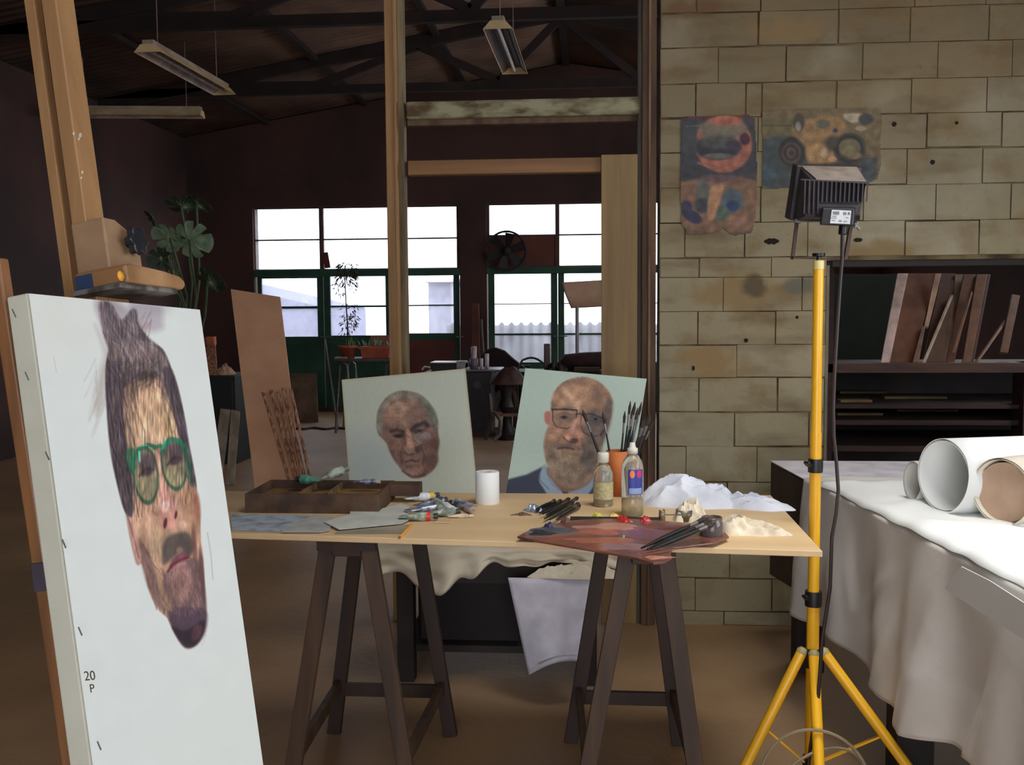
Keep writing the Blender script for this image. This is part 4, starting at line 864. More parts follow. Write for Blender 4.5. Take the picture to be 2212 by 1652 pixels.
    # stray marks
    P.line([(448, 1150), (456, 1200), (460, 1252)], 1.6, (170, 160, 156), .8); P.line([(116, 770), (122, 804)], 2, (186, 190, 190), .7); P.line([(334, 1300), (338, 1316)], 2, (120, 96, 96), .9)
    P.line([(446, 1370), (436, 1396)], 1, (180, 170, 176), .6)
    P.mottle(.012, .02, .02, 2.)
    allm = (ih | isk | it); P.punch(allm, 1.22, .97); P.tex(allm, .24, .06, .02, 3.); P.tex(allm, .14, .32, .07, 5.); P.tex(ih | it, .5, .35, .03, 8., .1)
painted('painted_face', [Wp(.001, .001, .0004), Wp(CW-.001, .001, .0004), Wp(CW-.001, CH-.001, .0004), Wp(.001, CH-.001, .0004)], 250, 440, pC, (213, 224), cv, (213, 221, 219))
M_st = simple('staple_steel', (110, 110, 104), .5)
for px, py in ((32, 676), (60, 812), (104, 984), (140, 1174), (175, 1363), (216, 1610)):
    p = at(px, py, P=O, N=Ux); h = (p-O).dot(Vd); n_ = (p-O).dot(Nn)
    build('staple', MB().bar(Wp(-.0003, h-.006, n_-.003), Wp(-.0003, h+.006, n_+.001), .0012, .0016, Ux), M_st, cv)
# format mark written on the canvas edge
M_ink = mat('brown_ink', (84, 74, 58), .8)
def text(name, s, size, org, xd, yd, m, parent, ext=.0002):
    c = bpy.data.curves.new(name, 'FONT'); c.body = s; c.size = size; c.extrude = ext; c.align_x = 'CENTER'; c.align_y = 'CENTER'; c.materials.append(m)
    o = bpy.data.objects.new(name, c); C.objects.link(o); o.parent = parent; zd = xd.cross(yd)
    M = Matrix((( xd.x, yd.x, zd.x, 0), (xd.y, yd.y, zd.y, 0), (xd.z, yd.z, zd.z, 0), (0, 0, 0, 1))); M.translation = org-ROOT[parent.name]
    me = bpy.data.meshes.new_from_object(o); me.transform(M); o2 = bpy.data.objects.new(name, me); C.objects.link(o2); o2.parent = parent; bpy.data.objects.remove(o); return o2
p = at(196, 1466, P=O, N=Ux); h, n_ = (p-O).dot(Vd), (p-O).dot(Nn)
text('ink_marking', '20', .018, Wp(-.0012, h-.004, n_), Nn, -Vd, M_ink, cv)
text('ink_marking', 'P', .016, Wp(-.0012, h+.013, n_+.001), Nn, -Vd, M_ink, cv)

es = empty('studio_easel', V((Wp(.15, 1.2, -.05).x, Wp(.15, 1.2, -.05).y, 0)), 'paint-spotted wooden studio easel holding the tall canvas, leaning back', 'easel')
u0, h0 = loc(184, 465, -.045)
hf = (Wp(0, 0, 0).z-.06)/(-Vd.z)     # reach to the base
build('mast', lbox(MB(), u0, u0+.046, h0-.75, hf, -.072, -.045), M_easel, es, bevel=.002)
u1, h1 = loc(150, 465, -.085)
build('mast_rail', lbox(MB(), u0-.004, u0+.014, h0-.75, hf, -.100, -.082), M_easel, es, bevel=.001)
M_fleck = simple('white_paint_fleck', (214, 210, 200), .5)
for px, py, r_ in ((160, 288, .004), (174, 292, .006), (171, 300, .004), (176, 384, .003), (178, 372, .004)):
    uu_, hh_ = loc(px, py, -.045); build('paint_fleck', MB().lathe([(r_, 0), (r_*.6, .0006), (0, .0008)], Wp(uu_, hh_, -.0452), Nn, 9, .6), M_fleck, es)
# clamp block
ub, hb = loc(222, 468, -.012)
cb = MB(); zz = [(ub, hb), (ub+.03, hb), (ub+.085, hb+.026), (ub+.085, hb+.085), (ub, hb+.085)]
cb.prism([Wp(a, b_, -.072) for a, b_ in zz], Nn*.060)
build('clamp_block', cb, mat('clamp_block_wood', (164, 132, 100), .6, (134, 104, 76), 14), es, bevel=.003)
uk, hk = loc(290, 522, .0)
kn = MB(); kb = Wp(uk, hk, -.014); rim = []
for i in range(36): rim.append(kb+Nn*.012+(Ux*math.cos(i*math.pi/18)+Vd*math.sin(i*math.pi/18))*(.021+.0035*math.cos(i*math.pi/18*6)))
kn.prism(rim, Nn*.013); build('clamp_knob', kn, mat('dark_blue_knob', (34, 40, 50), .35, (24, 28, 34), 30), es, bevel=.002)
build('knob_spindle', MB().tube([kb, kb+Nn*.014], .008, 12), M_blk, es)
# top grip arm
ua, ha = loc(270, 570, .03)
ar = MB(); prof = [(-.001, 0), (.02, -.003), (.10, .001), (.142, .006), (.156, .014), (.156, .022), (.148, .028), (0, .028)]
ar.prism([Wp(ua+a, ha+b_, -.062) for a, b_ in prof], Nn*.092)
build('grip_arm', ar, mat('grip_arm_wood', (178, 140, 100), .5, (138, 100, 64), 12), es, bevel=.006)
build('grip_underplate', lbox(MB(), ua-.012, ua+.135, ha+.028, ha+.036, -.062, .026), mat('plate_paint_crusted', (120, 116, 112), .6, (60, 54, 48), 30, (.4, .6)), es, bevel=.001)
yy = loc(262, 596, .0302); build('paint_fleck', MB().lathe([(.008, 0), (.006, .002), (0, .003)], Wp(yy[0]-.001, yy[1], .03), Nn, 10, 1.), simple('yellow_fleck', (240, 170, 40), .5), es, label='yellow paint blob')
build('blue_tape', lbox(MB(), ua-.0016, ua-.0006, ha+.004, ha+.026, -.060, -.03), simple('blue_tape', (42, 66, 104), .6), es)
build('grip_post', lbox(MB(), ua+.05, ua+.10, ha+.036, ha+.075, -.072, -.042), M_easel, es, bevel=.002)
# rail beside the canvas edge
ur, hr = loc(12, 700, -.062)
su, sv = loc(-6, 560, -.067), loc(158, 1652, -.067); kx = (hf-sv[1])/(sv[1]-su[1])
build('side_upright', MB().bar(Wp(su[0], su[1], -.067), Wp(sv[0]+(sv[0]-su[0])*kx, hf, -.067), .020, .022, Ux), M_easelr, es, bevel=.003)
pb_ = loc(108, 1240, -.05); build('side_clamp', lbox(MB(), pb_[0]-.004, pb_[0]+.02, pb_[1]-.018, pb_[1]+.022, -.078, -.05), mat('dull_purple_steel', (86, 78, 92), .5), es, bevel=.002)
pb_ = loc(182, 1600, -.05); build('side_clamp', lbox(MB(), pb_[0]-.004, pb_[0]+.02, pb_[1]-.03, pb_[1]+.03, -.078, -.05), mat('dull_purple_steel', (86, 78, 92), .5), es, bevel=.002)
build('canvas_ledge', lbox(MB(), -.08, CW+.08, CH+.001, CH+.022, -.085, .05), M_easel, es, bevel=.003)
bs = Wp(u0+.02, hf, -.06)
for s_ in (-.22, .22):
    build('foot', MB().bar(V((bs.x, bs.y, .035))+Ux*s_-Nn*.35, V((bs.x, bs.y, .035))+Ux*s_+Nn*.18, .05, .06, Ux), M_easel, es, bevel=.003)
build('foot_crossbar', MB().bar(V((bs.x, bs.y, .06))-Ux*.24, V((bs.x, bs.y, .06))+Ux*.24, .04, .05, Nn), M_easel, es, bevel=.003)

# ------------------------------------------------------------ low cloth-covered table and the two smaller portraits
zl_ = .50; c_l, c_r = at(812, 1190, Z=zl_), at(1322, 1200, Z=zl_)
ly0, ly1 = 3.36, 3.98; lx0, lx1 = c_l.x, c_r.x
lt = empty('low_table', ((lx0+lx1)/2, (ly0+ly1)/2, 0), 'dark low table mostly hidden under a dust sheet, behind the trestles', 'table')
build('table_top', MB().box((lx0+.03, ly0+.04, zl_-.05), (lx1-.03, ly1, zl_-.01)), M_dark, lt, bevel=.003)
for x, y in ((lx0+.05, ly0+.08), (lx1-.11, ly0+.08), (lx0+.05, ly1-.1), (lx1-.11, ly1-.1)):
    build('leg', MB().box((x, y, 0), (x+.06, y+.06, zl_-.05)), M_dark, lt, bevel=.003)
build('apron', MB().box((lx0+.06, ly0+.06, zl_-.13), (lx1-.06, ly0+.085, zl_-.05)), M_dark, lt)
build('lower_shelf', MB().box((lx0+.06, ly0+.12, .10), (lx1-.06, ly1-.08, .125)), M_dark, lt)
bxm = MB().box((lx0+.12, ly0+.18, .125), (lx0+.12+.36, ly1-.14, .42)); tag(build('shade_filler', bxm, mat('shade_filler_dark', (34, 28, 28), .8)), 'dark crate for the shade above the shelf of the low table', 'filler')  # shade under the low table put in as a dark block
def dr(u, v):
    x = lx0-.03+(lx1-lx0+.06)*u; D1 = ly1-ly0
    hem = .05+.02*math.sin(u*5.+.6)+.02*max(0, math.sin(u*9-1))+.03*math.exp(-((u-.26)/.08)**2)+.03*nz(u*11, 3)
    if v < .55: y = ly1-(D1+.02)*v/.55; z = zl_+.004+.012*(1+nz(x*6, y*9, 2))+.012*max(0, 1-abs(nz(x*4, y*7, 8))*6)
    else: t = (v-.55)/.45; y = ly0-.02-.012*t-.022*math.sin(u*30+4*nz(u*5, 1))*t-.03*nz(u*9, t*3, 4)*(t+.2); z = zl_+.008-hem*t*1.25
    return (x, y, z)
tag(build('dust_sheet', MB().grid(dr, 120, 30), M_cloth2, solid=.002), 'cream dust sheet over the low table, its ragged hem hanging below the work board', 'cloth')
def curl(u, v):
    x = at(1098, 1300, Y=ly0-.05).x+.04*v+(.29-.06*v)*u; z0 = .425; zz_ = z0-.33*v
    return (x+.03*v*(1-u), ly0-.06-.05*math.sin(u*math.pi)*v-.02*v+.0*u, zz_+.05*u*v+.04*math.sin(u*math.pi)*(v > .9))
tag(build('hanging_paper', MB().grid(curl, 24, 16), simple('lavender_white_paper', (206, 202, 214), .8), solid=.0015), 'large curled white sheet hanging under the hem of the dust sheet, right side', 'paper')
tag(build('folded_cloth', lumps(.15, .03, .05, 31., V((at(1270, 1230, Y=ly0-.05).x-.04, ly0-.04, zl_-.075)), nu=50, nv=12, edge=.2), M_cloth2), 'rolled fold of cream cloth bulging from the right end of the low table', 'cloth')

def portrait(name, TLp, TRp, BLp, BRp, Yt, Yb_, fn, base, white, lab, nu, nv):
    a, b_, c, d = at(*TLp, Y=Yt), at(*TRp, Y=Yt+.0), at(*BRp, Y=Yb_), at(*BLp, Y=Yb_)
    c = a+(b_-a)+(d-a) if False else c
    nrm = (b_-a).cross(d-a).normalized()
    if nrm.dot(CP-a) < 0: nrm = -nrm
    r_ = empty(name, (c+d)/2, lab, 'painting')
    q_ = [a, b_, c, d]; k_ = [p-nrm*.018 for p in q_]
    build('stretched_canvas', MB().hexa([k_[0], k_[1], k_[2], k_[3], q_[0]-nrm*.001, q_[1]-nrm*.001, q_[2]-nrm*.001, q_[3]-nrm*.001]), M_canvb, r_, bevel=.001)
    painted('painted_face', [p+nrm*.0004 for p in q_], nu, nv, fn, white, r_, base)
    return r_
def p1(P):
    P.mottle(.03, .01, .01, 1.); P.mottle(.015, .12, .12, 4.); P.ell(800, 1000, 60, 60, (142, 152, 156), 1.4, .6)
    for a, b_ in (((738, 820), (764, 1170)), ((738, 820), (1005, 796)), ((1005, 796), (1043, 1150))): P.line([a, b_], 5, (158, 140, 104), .7, 7)
    P.z(2.949, 700, 760); S = P.strokes
    P.mask = 1.*P.pol([(340, 500), (336, 430), (350, 360), (400, 290), (460, 256), (520, 248), (600, 268), (660, 312), (705, 380), (722, 430), (726, 500), (736, 575), (726, 640), (728, 690), (700, 750), (640, 792), (590, 808), (540, 794), (486, 744), (450, 695), (420, 640), (398, 585), (368, 550), (350, 530)], (116, 90, 78), 4)
    P.pol([(340, 500), (338, 430), (352, 360), (400, 292), (460, 258), (520, 250), (600, 268), (660, 312), (705, 380), (722, 440), (716, 460), (690, 430), (650, 370), (600, 320), (520, 290), (450, 300), (400, 350), (376, 420), (372, 500), (364, 540)], (118, 112, 98), 6, .9)
    P.pol([(640, 320), (700, 370), (724, 440), (720, 500), (690, 480), (660, 400)], (96, 94, 84), 8, .9)
    P.ell(500, 380, 110, 70, (150, 120, 100), .9, .85); P.ell(450, 420, 50, 40, (140, 108, 90), 1., .7); P.ell(590, 400, 60, 60, (104, 82, 72), 1., .7)
    P.line([(400, 360), (440, 320), (500, 300)], 6, (84, 70, 64), .5, 3); P.line([(440, 350), (560, 340), (620, 370)], 3, (110, 82, 70), .6, 2); P.line([(450, 390), (560, 385)], 3, (108, 80, 68), .6, 2)
    P.line([(430, 505), (470, 498), (505, 512)], 22, (66, 48, 44), .9, 6); P.line([(556, 500), (590, 470), (640, 452), (660, 470)], 26, (62, 48, 46), .9, 6)
    P.ell(474, 535, 34, 14, (62, 44, 42), .6, .9); P.ell(604, 508, 36, 15, (70, 52, 52), .6, .9); P.ell(472, 538, 9, 7, (32, 24, 26), .5); P.ell(612, 508, 9, 7, (34, 26, 28), .5)
    P.line([(590, 528), (650, 520)], 4, (150, 150, 150), .4, 3); P.ring(630, 545, 46, 34, 5, (128, 122, 118), .6); P.ell(630, 550, 36, 24, (118, 108, 106), .6, .6); P.line([(480, 560), (520, 600), (540, 575)], 3, (90, 74, 70), .7, 2)
    P.pol([(520, 500), (548, 500), (566, 580), (584, 620), (570, 650), (530, 655), (512, 635), (528, 580)], (146, 112, 94), 5); P.line([(530, 510), (536, 600)], 8, (170, 136, 116), .7, 6); P.line([(512, 636), (530, 656), (568, 652)], 6, (70, 46, 42), .9, 4); P.ell(600, 620, 24, 24, (84, 60, 56), .7, .8)
    P.pol([(420, 560), (470, 580), (510, 640), (500, 720), (460, 700), (420, 630)], (104, 78, 68), 8, .8); P.ell(470, 600, 34, 34, (138, 104, 88), .9, .7)
    P.line([(500, 600), (486, 660), (500, 700)], 5, (74, 54, 50), .7, 4); P.line([(620, 600), (640, 660), (630, 720)], 6, (64, 46, 46), .8, 5)
    P.line([(524, 700), (560, 690), (590, 700), (604, 690)], 8, (64, 42, 42), .95, 4); P.line([(534, 716), (570, 716)], 8, (150, 112, 102), .7, 5); P.ell(570, 760, 50, 26, (140, 106, 92), .9, .7)
    P.pol([(640, 560), (728, 560), (722, 650), (724, 700), (690, 752), (630, 790), (640, 700)], (92, 66, 58), 10, .7); P.line([(700, 430), (716, 480), (700, 540)], 8, (150, 116, 100), .5, 5); P.line([(500, 760), (560, 798), (640, 788)], 8, (70, 50, 46), .8, 6)
    P.line([(735, 715), (724, 730)], 2, (110, 96, 88), .7, 1)
    S(380, 260, 700, 780, 160, 26, 4, (90, 68, 60), .35, .3, 1, .6, 3); S(380, 270, 640, 780, 120, 22, 4, (158, 126, 108), .3, .3, 1, .6, 4); P.punch(P.mask, 1.35, .94); P.tex(P.mask, .28, .06, .06, 3.); P.tex(P.mask, .13, .28, .22, 6.)
portrait('small_portrait', (738, 820), (1005, 796), (764, 1168), (1040, 1146), 3.78, 3.60, p1, (158, 163, 148), (160, 200), 'smaller left canvas of a grey-haired unsmiling man on a pale ground', 150, 190)
def p2(P):
    P.mottle(.02, .01, .01, 1.); P.mottle(.015, .12, .12, 4.); P.z(2.949, 700, 760); S = P.strokes
    P.pol([(1120, 1240), (1130, 880), (1170, 820), (1290, 790), (1390, 742), (1500, 760), (1700, 740), (1760, 770), (1900, 820), (1960, 900), (1950, 1240)], (40, 46, 60), 5, rnd=False)
    P.pol([(1380, 770), (1408, 724), (1440, 800), (1500, 870), (1560, 1000), (1480, 1000), (1400, 880), (1370, 830)], (118, 132, 146), 4); P.pol([(1735, 730), (1760, 760), (1720, 860), (1640, 960), (1560, 1000), (1560, 880), (1640, 850), (1700, 780)], (112, 126, 142), 4)
    P.line([(1372, 790), (1378, 830), (1430, 880)], 5, (60, 72, 92), .8, 3); P.line([(1410, 750), (1450, 850), (1500, 890)], 4, (80, 94, 112), .7, 3)
    P.pol([(1440, 760), (1720, 740), (1680, 850), (1560, 900), (1500, 880), (1450, 820)], (104, 76, 60), 6)
    P.pol([(1404, 400), (1430, 384), (1446, 400), (1440, 470), (1410, 460)], (150, 92, 80), 4)
    P.mask = 1.*P.pol([(1446, 420), (1444, 340), (1462, 270), (1510, 205), (1590, 168), (1670, 162), (1750, 190), (1812, 250), (1838, 320), (1832, 400), (1815, 480), (1800, 520), (1780, 570), (1768, 640), (1735, 740), (1690, 820), (1620, 866), (1540, 862), (1470, 820), (1430, 750), (1402, 650), (1398, 580), (1412, 520), (1432, 470)], (146, 112, 90), 5)
    S(1450, 165, 1830, 300, 150, 22, 2.6, (96, 84, 74), .6, .1, -1, .6, 7)
    P.pol([(1800, 300), (1838, 320), (1832, 420), (1808, 520), (1770, 600), (1740, 560), (1770, 440)], (104, 88, 78), 10, .9); P.pol([(1690, 380), (1800, 400), (1770, 560), (1700, 700), (1660, 560)], (104, 86, 78), 16, .8)
    P.ell(1600, 290, 110, 70, (172, 134, 106), .9, .7); P.ell(1560, 300, 40, 60, (178, 142, 116), 1., .6); P.ell(1740, 300, 50, 70, (126, 96, 80), 1., .6); P.ell(1615, 350, 22, 34, (182, 146, 120), .8, .8)
    P.line([(1462, 350), (1530, 360), (1600, 362)], 10, (116, 92, 78), .7, 6)
    P.ell(1530, 425, 62, 34, (128, 102, 86), .7, .8); P.ell(1528, 424, 26, 12, (84, 66, 60), .6, .9); P.ell(1528, 424, 9, 9, (38, 34, 38), .5); P.ell(1728, 440, 50, 32, (92, 78, 74), .7, .8); P.ell(1730, 436, 12, 9, (46, 40, 42), .6); P.line([(1490, 405), (1530, 395), (1575, 408)], 6, (92, 70, 62), .7, 4)
    P.line([(1452, 374), (1530, 372), (1610, 378)], 9, (36, 36, 40), .95, 3); P.line([(1456, 374), (1458, 450), (1480, 486), (1545, 498), (1590, 480), (1606, 440), (1610, 380)], 5, (44, 42, 44), .85, 2.5)
    P.line([(1610, 404), (1636, 398), (1646, 410)], 6, (40, 38, 42), .9, 3); P.line([(1646, 408), (1700, 400), (1796, 440), (1790, 500), (1760, 540)], 6, (44, 42, 46), .9, 3); P.line([(1640, 410), (1634, 470), (1650, 520), (1700, 545), (1740, 545)], 5, (52, 48, 50), .8, 3)
    P.pol([(1590, 440), (1622, 430), (1640, 500), (1650, 545), (1610, 590), (1550, 580), (1526, 550), (1560, 510)], (160, 118, 98), 6); P.line([(1602, 450), (1580, 520)], 14, (186, 148, 126), .7, 8); P.ell(1548, 556, 20, 16, (176, 132, 112), .7, .8); P.line([(1524, 552), (1550, 580), (1600, 590)], 7, (84, 54, 46), .85, 5); P.ell(1595, 575, 26, 16, (96, 64, 56), .7, .85)
    P.line([(1510, 540), (1488, 590), (1480, 620)], 8, (116, 80, 70), .7, 6); P.ell(1470, 540, 40, 50, (166, 128, 106), .9, .6)
    P.pol([(1410, 600), (1480, 590), (1520, 640), (1640, 640), (1740, 560), (1766, 600), (1735, 740), (1690, 820), (1620, 864), (1540, 860), (1470, 820), (1430, 750)], (128, 106, 88), 12, .9)
    P.pol([(1490, 600), (1530, 592), (1600, 600), (1640, 640), (1560, 626), (1490, 628)], (110, 88, 78), 6, .8); P.line([(1492, 626), (1530, 618), (1570, 626), (1590, 630)], 8, (78, 50, 46), .95, 4); P.line([(1505, 640), (1570, 644)], 8, (150, 112, 96), .7, 5)
    P.ell(1545, 690, 60, 30, (150, 124, 100), .9, .7); P.ell(1690, 680, 50, 80, (92, 78, 72), .9, .7); P.ell(1500, 760, 60, 40, (142, 118, 96), .9, .6); P.line([(1640, 560), (1660, 640), (1640, 700)], 7, (92, 70, 64), .6, 6)
    S(1420, 600, 1720, 850, 240, 16, 2.6, (98, 84, 74), .5, .1, 1, .6, 5); S(1420, 600, 1660, 840, 120, 14, 2.4, (176, 154, 130), .4, .1, 1, .6, 6); S(1460, 200, 1800, 560, 120, 24, 4, (168, 130, 106), .25, .4, 1, .8, 8); P.punch(P.mask, 1.4, .86); P.tex(P.mask, .26, .06, .06, 3.); P.tex(P.mask, .12, .28, .22, 6.)
portrait('large_portrait', (1135, 795), (1397, 818), (1080, 1146), (1341, 1169), 3.80, 3.62, p2, (150, 165, 153), (160, 200), 'right canvas of a bald bearded man in dark glasses and navy sweater', 150, 200)

# ------------------------------------------------------------ yellow lamp stand
pc0 = at(1757, 1290, D=2.66); px0, py0 = pc0.x, pc0.y; PZ = lambda z: V((px0, py0, z))
zt_ = (at(1769, 562, Y=py0)).z; zhub = at(1756, 1412, Y=py0).z
ls = empty('lamp_stand', (px0, py0, 0), 'yellow telescopic tripod lamp stand beside the right end of the table', 'lamp stand')
build('upper_tube', MB().tube([PZ(.95), PZ(zt_-.022)], .0133, 20), M_yel, ls); z1_ = at(1762, 1005, Y=py0).z; z2_ = at(1757, 1292, Y=py0).z
build('middle_tube', MB().tube([PZ(z2_), PZ(1.0)], .0148, 20), M_yel, ls)
build('lower_tube', MB().tube([PZ(.07), PZ(z2_)], .0165, 20), M_yel, ls)
build('end_sleeve', MB().lathe([(.0132, 0), (.0142, .001), (.0142, .022), (.011, .024), (0, .024)], PZ(zt_-.024), n=20), simple('pale_yellow_plastic', (224, 206, 140), .5), ls)
build('top_screw', MB().lathe([(.006, 0), (.006, .008), (.016, .010), (.017, .018), (0, .019)], PZ(zt_), n=16), M_blk, ls)
for z, r_, h in ((z1_, .019, .036), (z2_, .022, .040)):
    build('clamp_collar', MB().lathe([(.014, -h/2), (r_, -h/2), (r_*1.04, 0), (r_, h/2), (.014, h/2)], PZ(z), n=20), M_blk, ls)
    build('collar_lever', MB().bar(PZ(z)+V((-.018, -.012, .0)), PZ(z)+V((-.028, -.02, .012)), .008, .018, V((0, 0, 1))), M_blk, ls, bevel=.002)
build('hub', MB().lathe([(.0155, -.035), (.022, -.035), (.026, -.01), (.026, .01), (.018, .016), (.0155, .016)], PZ(zhub), n=20), M_blk, ls)
fcam = V((px0, py0, 0)); tc_ = (V((0, 0, 0))-fcam).normalized(); sd = V((tc_.y, -tc_.x, 0)) 
if sd.x > 0: sd = -sd
dirs = ((-.0, 'l'),)
def leg_(dx, dy, ln, nm='leg'):
    d = V((dx, dy, 0)).normalized(); a = PZ(zhub+.004)+d*.032; e = V((px0, py0, .012))+d*ln
    build(nm, MB().tube([a, e], .0142, 14), M_yel, ls)
    build('leg_cap', MB().lathe([(.0145, 0), (.0150, .008), (.009, .016), (0, .017)], a, (a-e), n=14), simple('leg_cap_grey', (170, 160, 110), .5), ls)
    build('foot_cap', MB().lathe([(.0, 0), (.015, 0), (.014, .04), (.012, .042)], e-V((0, 0, .012)), (a-e), n=12), M_blk, ls)
    m_ = a.lerp(e, .50); lo = PZ(.105)+d*.018
    build('strut', MB().bar(m_, lo, .014, .005, d.cross(V((0, 0, 1)))), M_yel, ls); return a, e
leg_(-.93, -.22, .235); leg_(.88, -.28, .335); leg_(-.10, -1, .26); 
build('strut_collar', MB().lathe([(.0165, -.014), (.022, -.014), (.022, .014), (.0165, .014)], PZ(.105), n=16), M_blk, ls)

# ------------------------------------------------------------ floodlight head
DL = 2.66
def A_(x, y, d): return at(x, y, D=d)
fl = empty('floodlight', A_(1775, 556, DL), 'black halogen floodlight seen from behind above the yellow stand', 'floodlight')
build('front_rim', MB().hexa([A_(1712, 352, 2.76), A_(1858, 358, 2.76), A_(1842, 476, 2.74), A_(1694, 470, 2.74), A_(1722, 357, 2.71), A_(1862, 363, 2.71), A_(1850, 482, 2.70), A_(1706, 476, 2.70)]), M_lampb, fl, bevel=.003)
M_lens = glass('lamp_glass', (230, 230, 230), .1, .6)
build('front_glass', MB().hexa([A_(1718, 362, 2.768), A_(1850, 366, 2.768), A_(1836, 468, 2.748), A_(1704, 462, 2.748), A_(1718, 362, 2.764), A_(1850, 366, 2.764), A_(1836, 468, 2.744), A_(1704, 462, 2.744)]), M_lens, fl)
build('housing', MB().hexa([A_(1728, 360, 2.715), A_(1852, 362, 2.715), A_(1858, 476, 2.70), A_(1712, 474, 2.70), A_(1752, 388, 2.60), A_(1872, 392, 2.60), A_(1858, 466, 2.61), A_(1742, 466, 2.61)]), M_lampb, fl, bevel=.003)
build('lit_top_face', MB().hexa([A_(1730, 357.5, 2.712), A_(1851, 360.5, 2.712), A_(1853, 363, 2.712), A_(1730, 360, 2.712), A_(1762, 385, 2.602), A_(1870, 389, 2.602), A_(1872, 393, 2.602), A_(1764, 389, 2.602)]), mat('lit_top_grey', (150, 138, 126), .45, (116, 104, 98), 20, metal=.3), fl)  # lighter grey carries the light falling on the upper side of the housing
build('fin_shelf', MB().hexa([A_(1730, 386, 2.64), A_(1878, 394, 2.60), A_(1878, 397, 2.60), A_(1730, 389, 2.64), A_(1730, 386, 2.60), A_(1878, 394, 2.575), A_(1878, 397, 2.575), A_(1730, 389, 2.60)]), M_lampb, fl)
for i in range(15):
    x = 1738+9.6*i; y = 389+(x-1730)*.054; b2 = 436 if x > 1776 else 462
    build('cooling_fin', MB().hexa([A_(x, y, 2.61), A_(x+3.2, y, 2.61), A_(x+1, b2, 2.612), A_(x-2.2, b2, 2.612), A_(x, y, 2.578), A_(x+3.2, y, 2.578), A_(x+1, b2, 2.584), A_(x-2.2, b2, 2.584)]), M_lampb, fl)
build('lower_housing', MB().hexa([A_(1742, 438, 2.66), A_(1860, 440, 2.64), A_(1850, 474, 2.66), A_(1722, 474, 2.66), A_(1746, 438, 2.60), A_(1858, 440, 2.60), A_(1846, 470, 2.605), A_(1738, 468, 2.605)]), M_lampb, fl, bevel=.002)
build('junction_box', MB().hexa([A_(1776, 447, 2.61), A_(1849, 448, 2.61), A_(1845, 489, 2.61), A_(1770, 486, 2.61), A_(1778, 449, 2.555), A_(1847, 450, 2.555), A_(1843, 487, 2.555), A_(1773, 484, 2.555)]), M_blk, fl, bevel=.003)
lb = build('rating_label', MB().hexa([A_(1797, 453, 2.556), A_(1839, 455, 2.556), A_(1836, 484, 2.556), A_(1793, 482, 2.556), A_(1797, 453, 2.5535), A_(1839, 455, 2.5535), A_(1836, 484, 2.5535), A_(1793, 482, 2.5535)]), simple('label_white', (216, 218, 222), .5), fl)
M_pr = simple('label_print', (120, 124, 130), .6)
for x, y, w_, h_ in ((1806, 460, 14, 7), (1825, 461, 7, 6), (1834, 461, 5, 6), (1802, 467, 10, 1.6), (1801, 471, 12, 1.6), (1800, 476, 8, 1.6), (1815, 477, 6, 3), (1826, 478, 8, 1.6), (1830, 470, 6, 1.6)):
    build('printed_mark', MB().hexa([A_(x-w_/2, y-h_/2, 2.5534), A_(x+w_/2, y-h_/2, 2.5534), A_(x+w_/2, y+h_/2, 2.5534), A_(x-w_/2, y+h_/2, 2.5534), A_(x-w_/2, y-h_/2, 2.5528), A_(x+w_/2, y-h_/2, 2.5528), A_(x+w_/2, y+h_/2, 2.5528), A_(x-w_/2, y+h_/2, 2.5528)]), M_pr, fl)
build('cable_gland', MB().tube([A_(1822, 486, 2.585), A_(1820, 506, 2.585)], .011, 12), M_blk, fl)
M_brk = mat('bracket_brown_steel', (86, 66, 58), .5, metal=.4)
build('bracket_arm', MB().bar(A_(1722, 474, 2.69), A_(1712, 557, 2.66), .008, .020, V((1, 0, 0))), M_brk, fl)
build('bracket_arm', MB().bar(A_(1838, 486, 2.66), A_(1826, 559, 2.66), .008, .020, V((1, 0, 0))), M_brk, fl)
build('bracket_bar', MB().bar(A_(1711, 557, 2.66), A_(1827, 559.5, 2.66), .003, .022, V((0, 0, 1))), M_brk, fl)
build('wing_nut', MB().bar(A_(1846, 482, 2.63), A_(1857, 496, 2.63), .010, .006, V((0, 1, 0))).bar(A_(1852, 478, 2.63), A_(1846, 492, 2.63), .010, .006, V((0, 1, 0))), M_grey, fl, bevel=.001)
build('bracket_bolt', MB().tube([A_(1716, 477, 2.67), A_(1729, 478, 2.67)], .006, 8), M_grey, fl)
pts = [(1820, 504), (1819, 560), (1815, 610), (1809, 700), (1803, 800), (1800, 880), (1801, 940), (1807, 1000), (1811, 1060), (1806, 1110), (1797, 1160), (1795, 1220), (1793, 1270), (1784, 1330), (1776, 1380), (1772, 1440), (1768, 1500), (1757, 1570), (1750, 1620), (1742, 1690)]
cp = [at(x, y, D=2.585) for x, y in pts]
tag(build('power_cord', MB().tube(cp+[V((cp[-1].x-.03, cp[-1].y, .05)), V((cp[-1].x-.1, cp[-1].y-.02, .008))], .0048, 8), mat('brown_black_cord', (44, 30, 30), .5)), 'dark power cord drooping from the floodlight down behind the yellow stand', 'cord')
co = MB(); ccx = V((px0-.03, py0-.14, 0))
for kk in range(3):
    pl = []
    for i in range(41):
        a = 2*math.pi*i/40; pl.append(ccx+V((.135*math.cos(a)*(1-.1*kk)+.012*kk, .035*math.sin(a+kk)+.015*kk-.04, .010+(.245-.05*kk)*(.5+.5*math.sin(a+.35*kk)))))
    co.tube(pl, .0042, 6)
tag(build('cable_coil', co, mat('pale_grey_cable', (140, 124, 96), .6)), 'loose coil of pale cable around the feet of the yellow stand', 'cable')

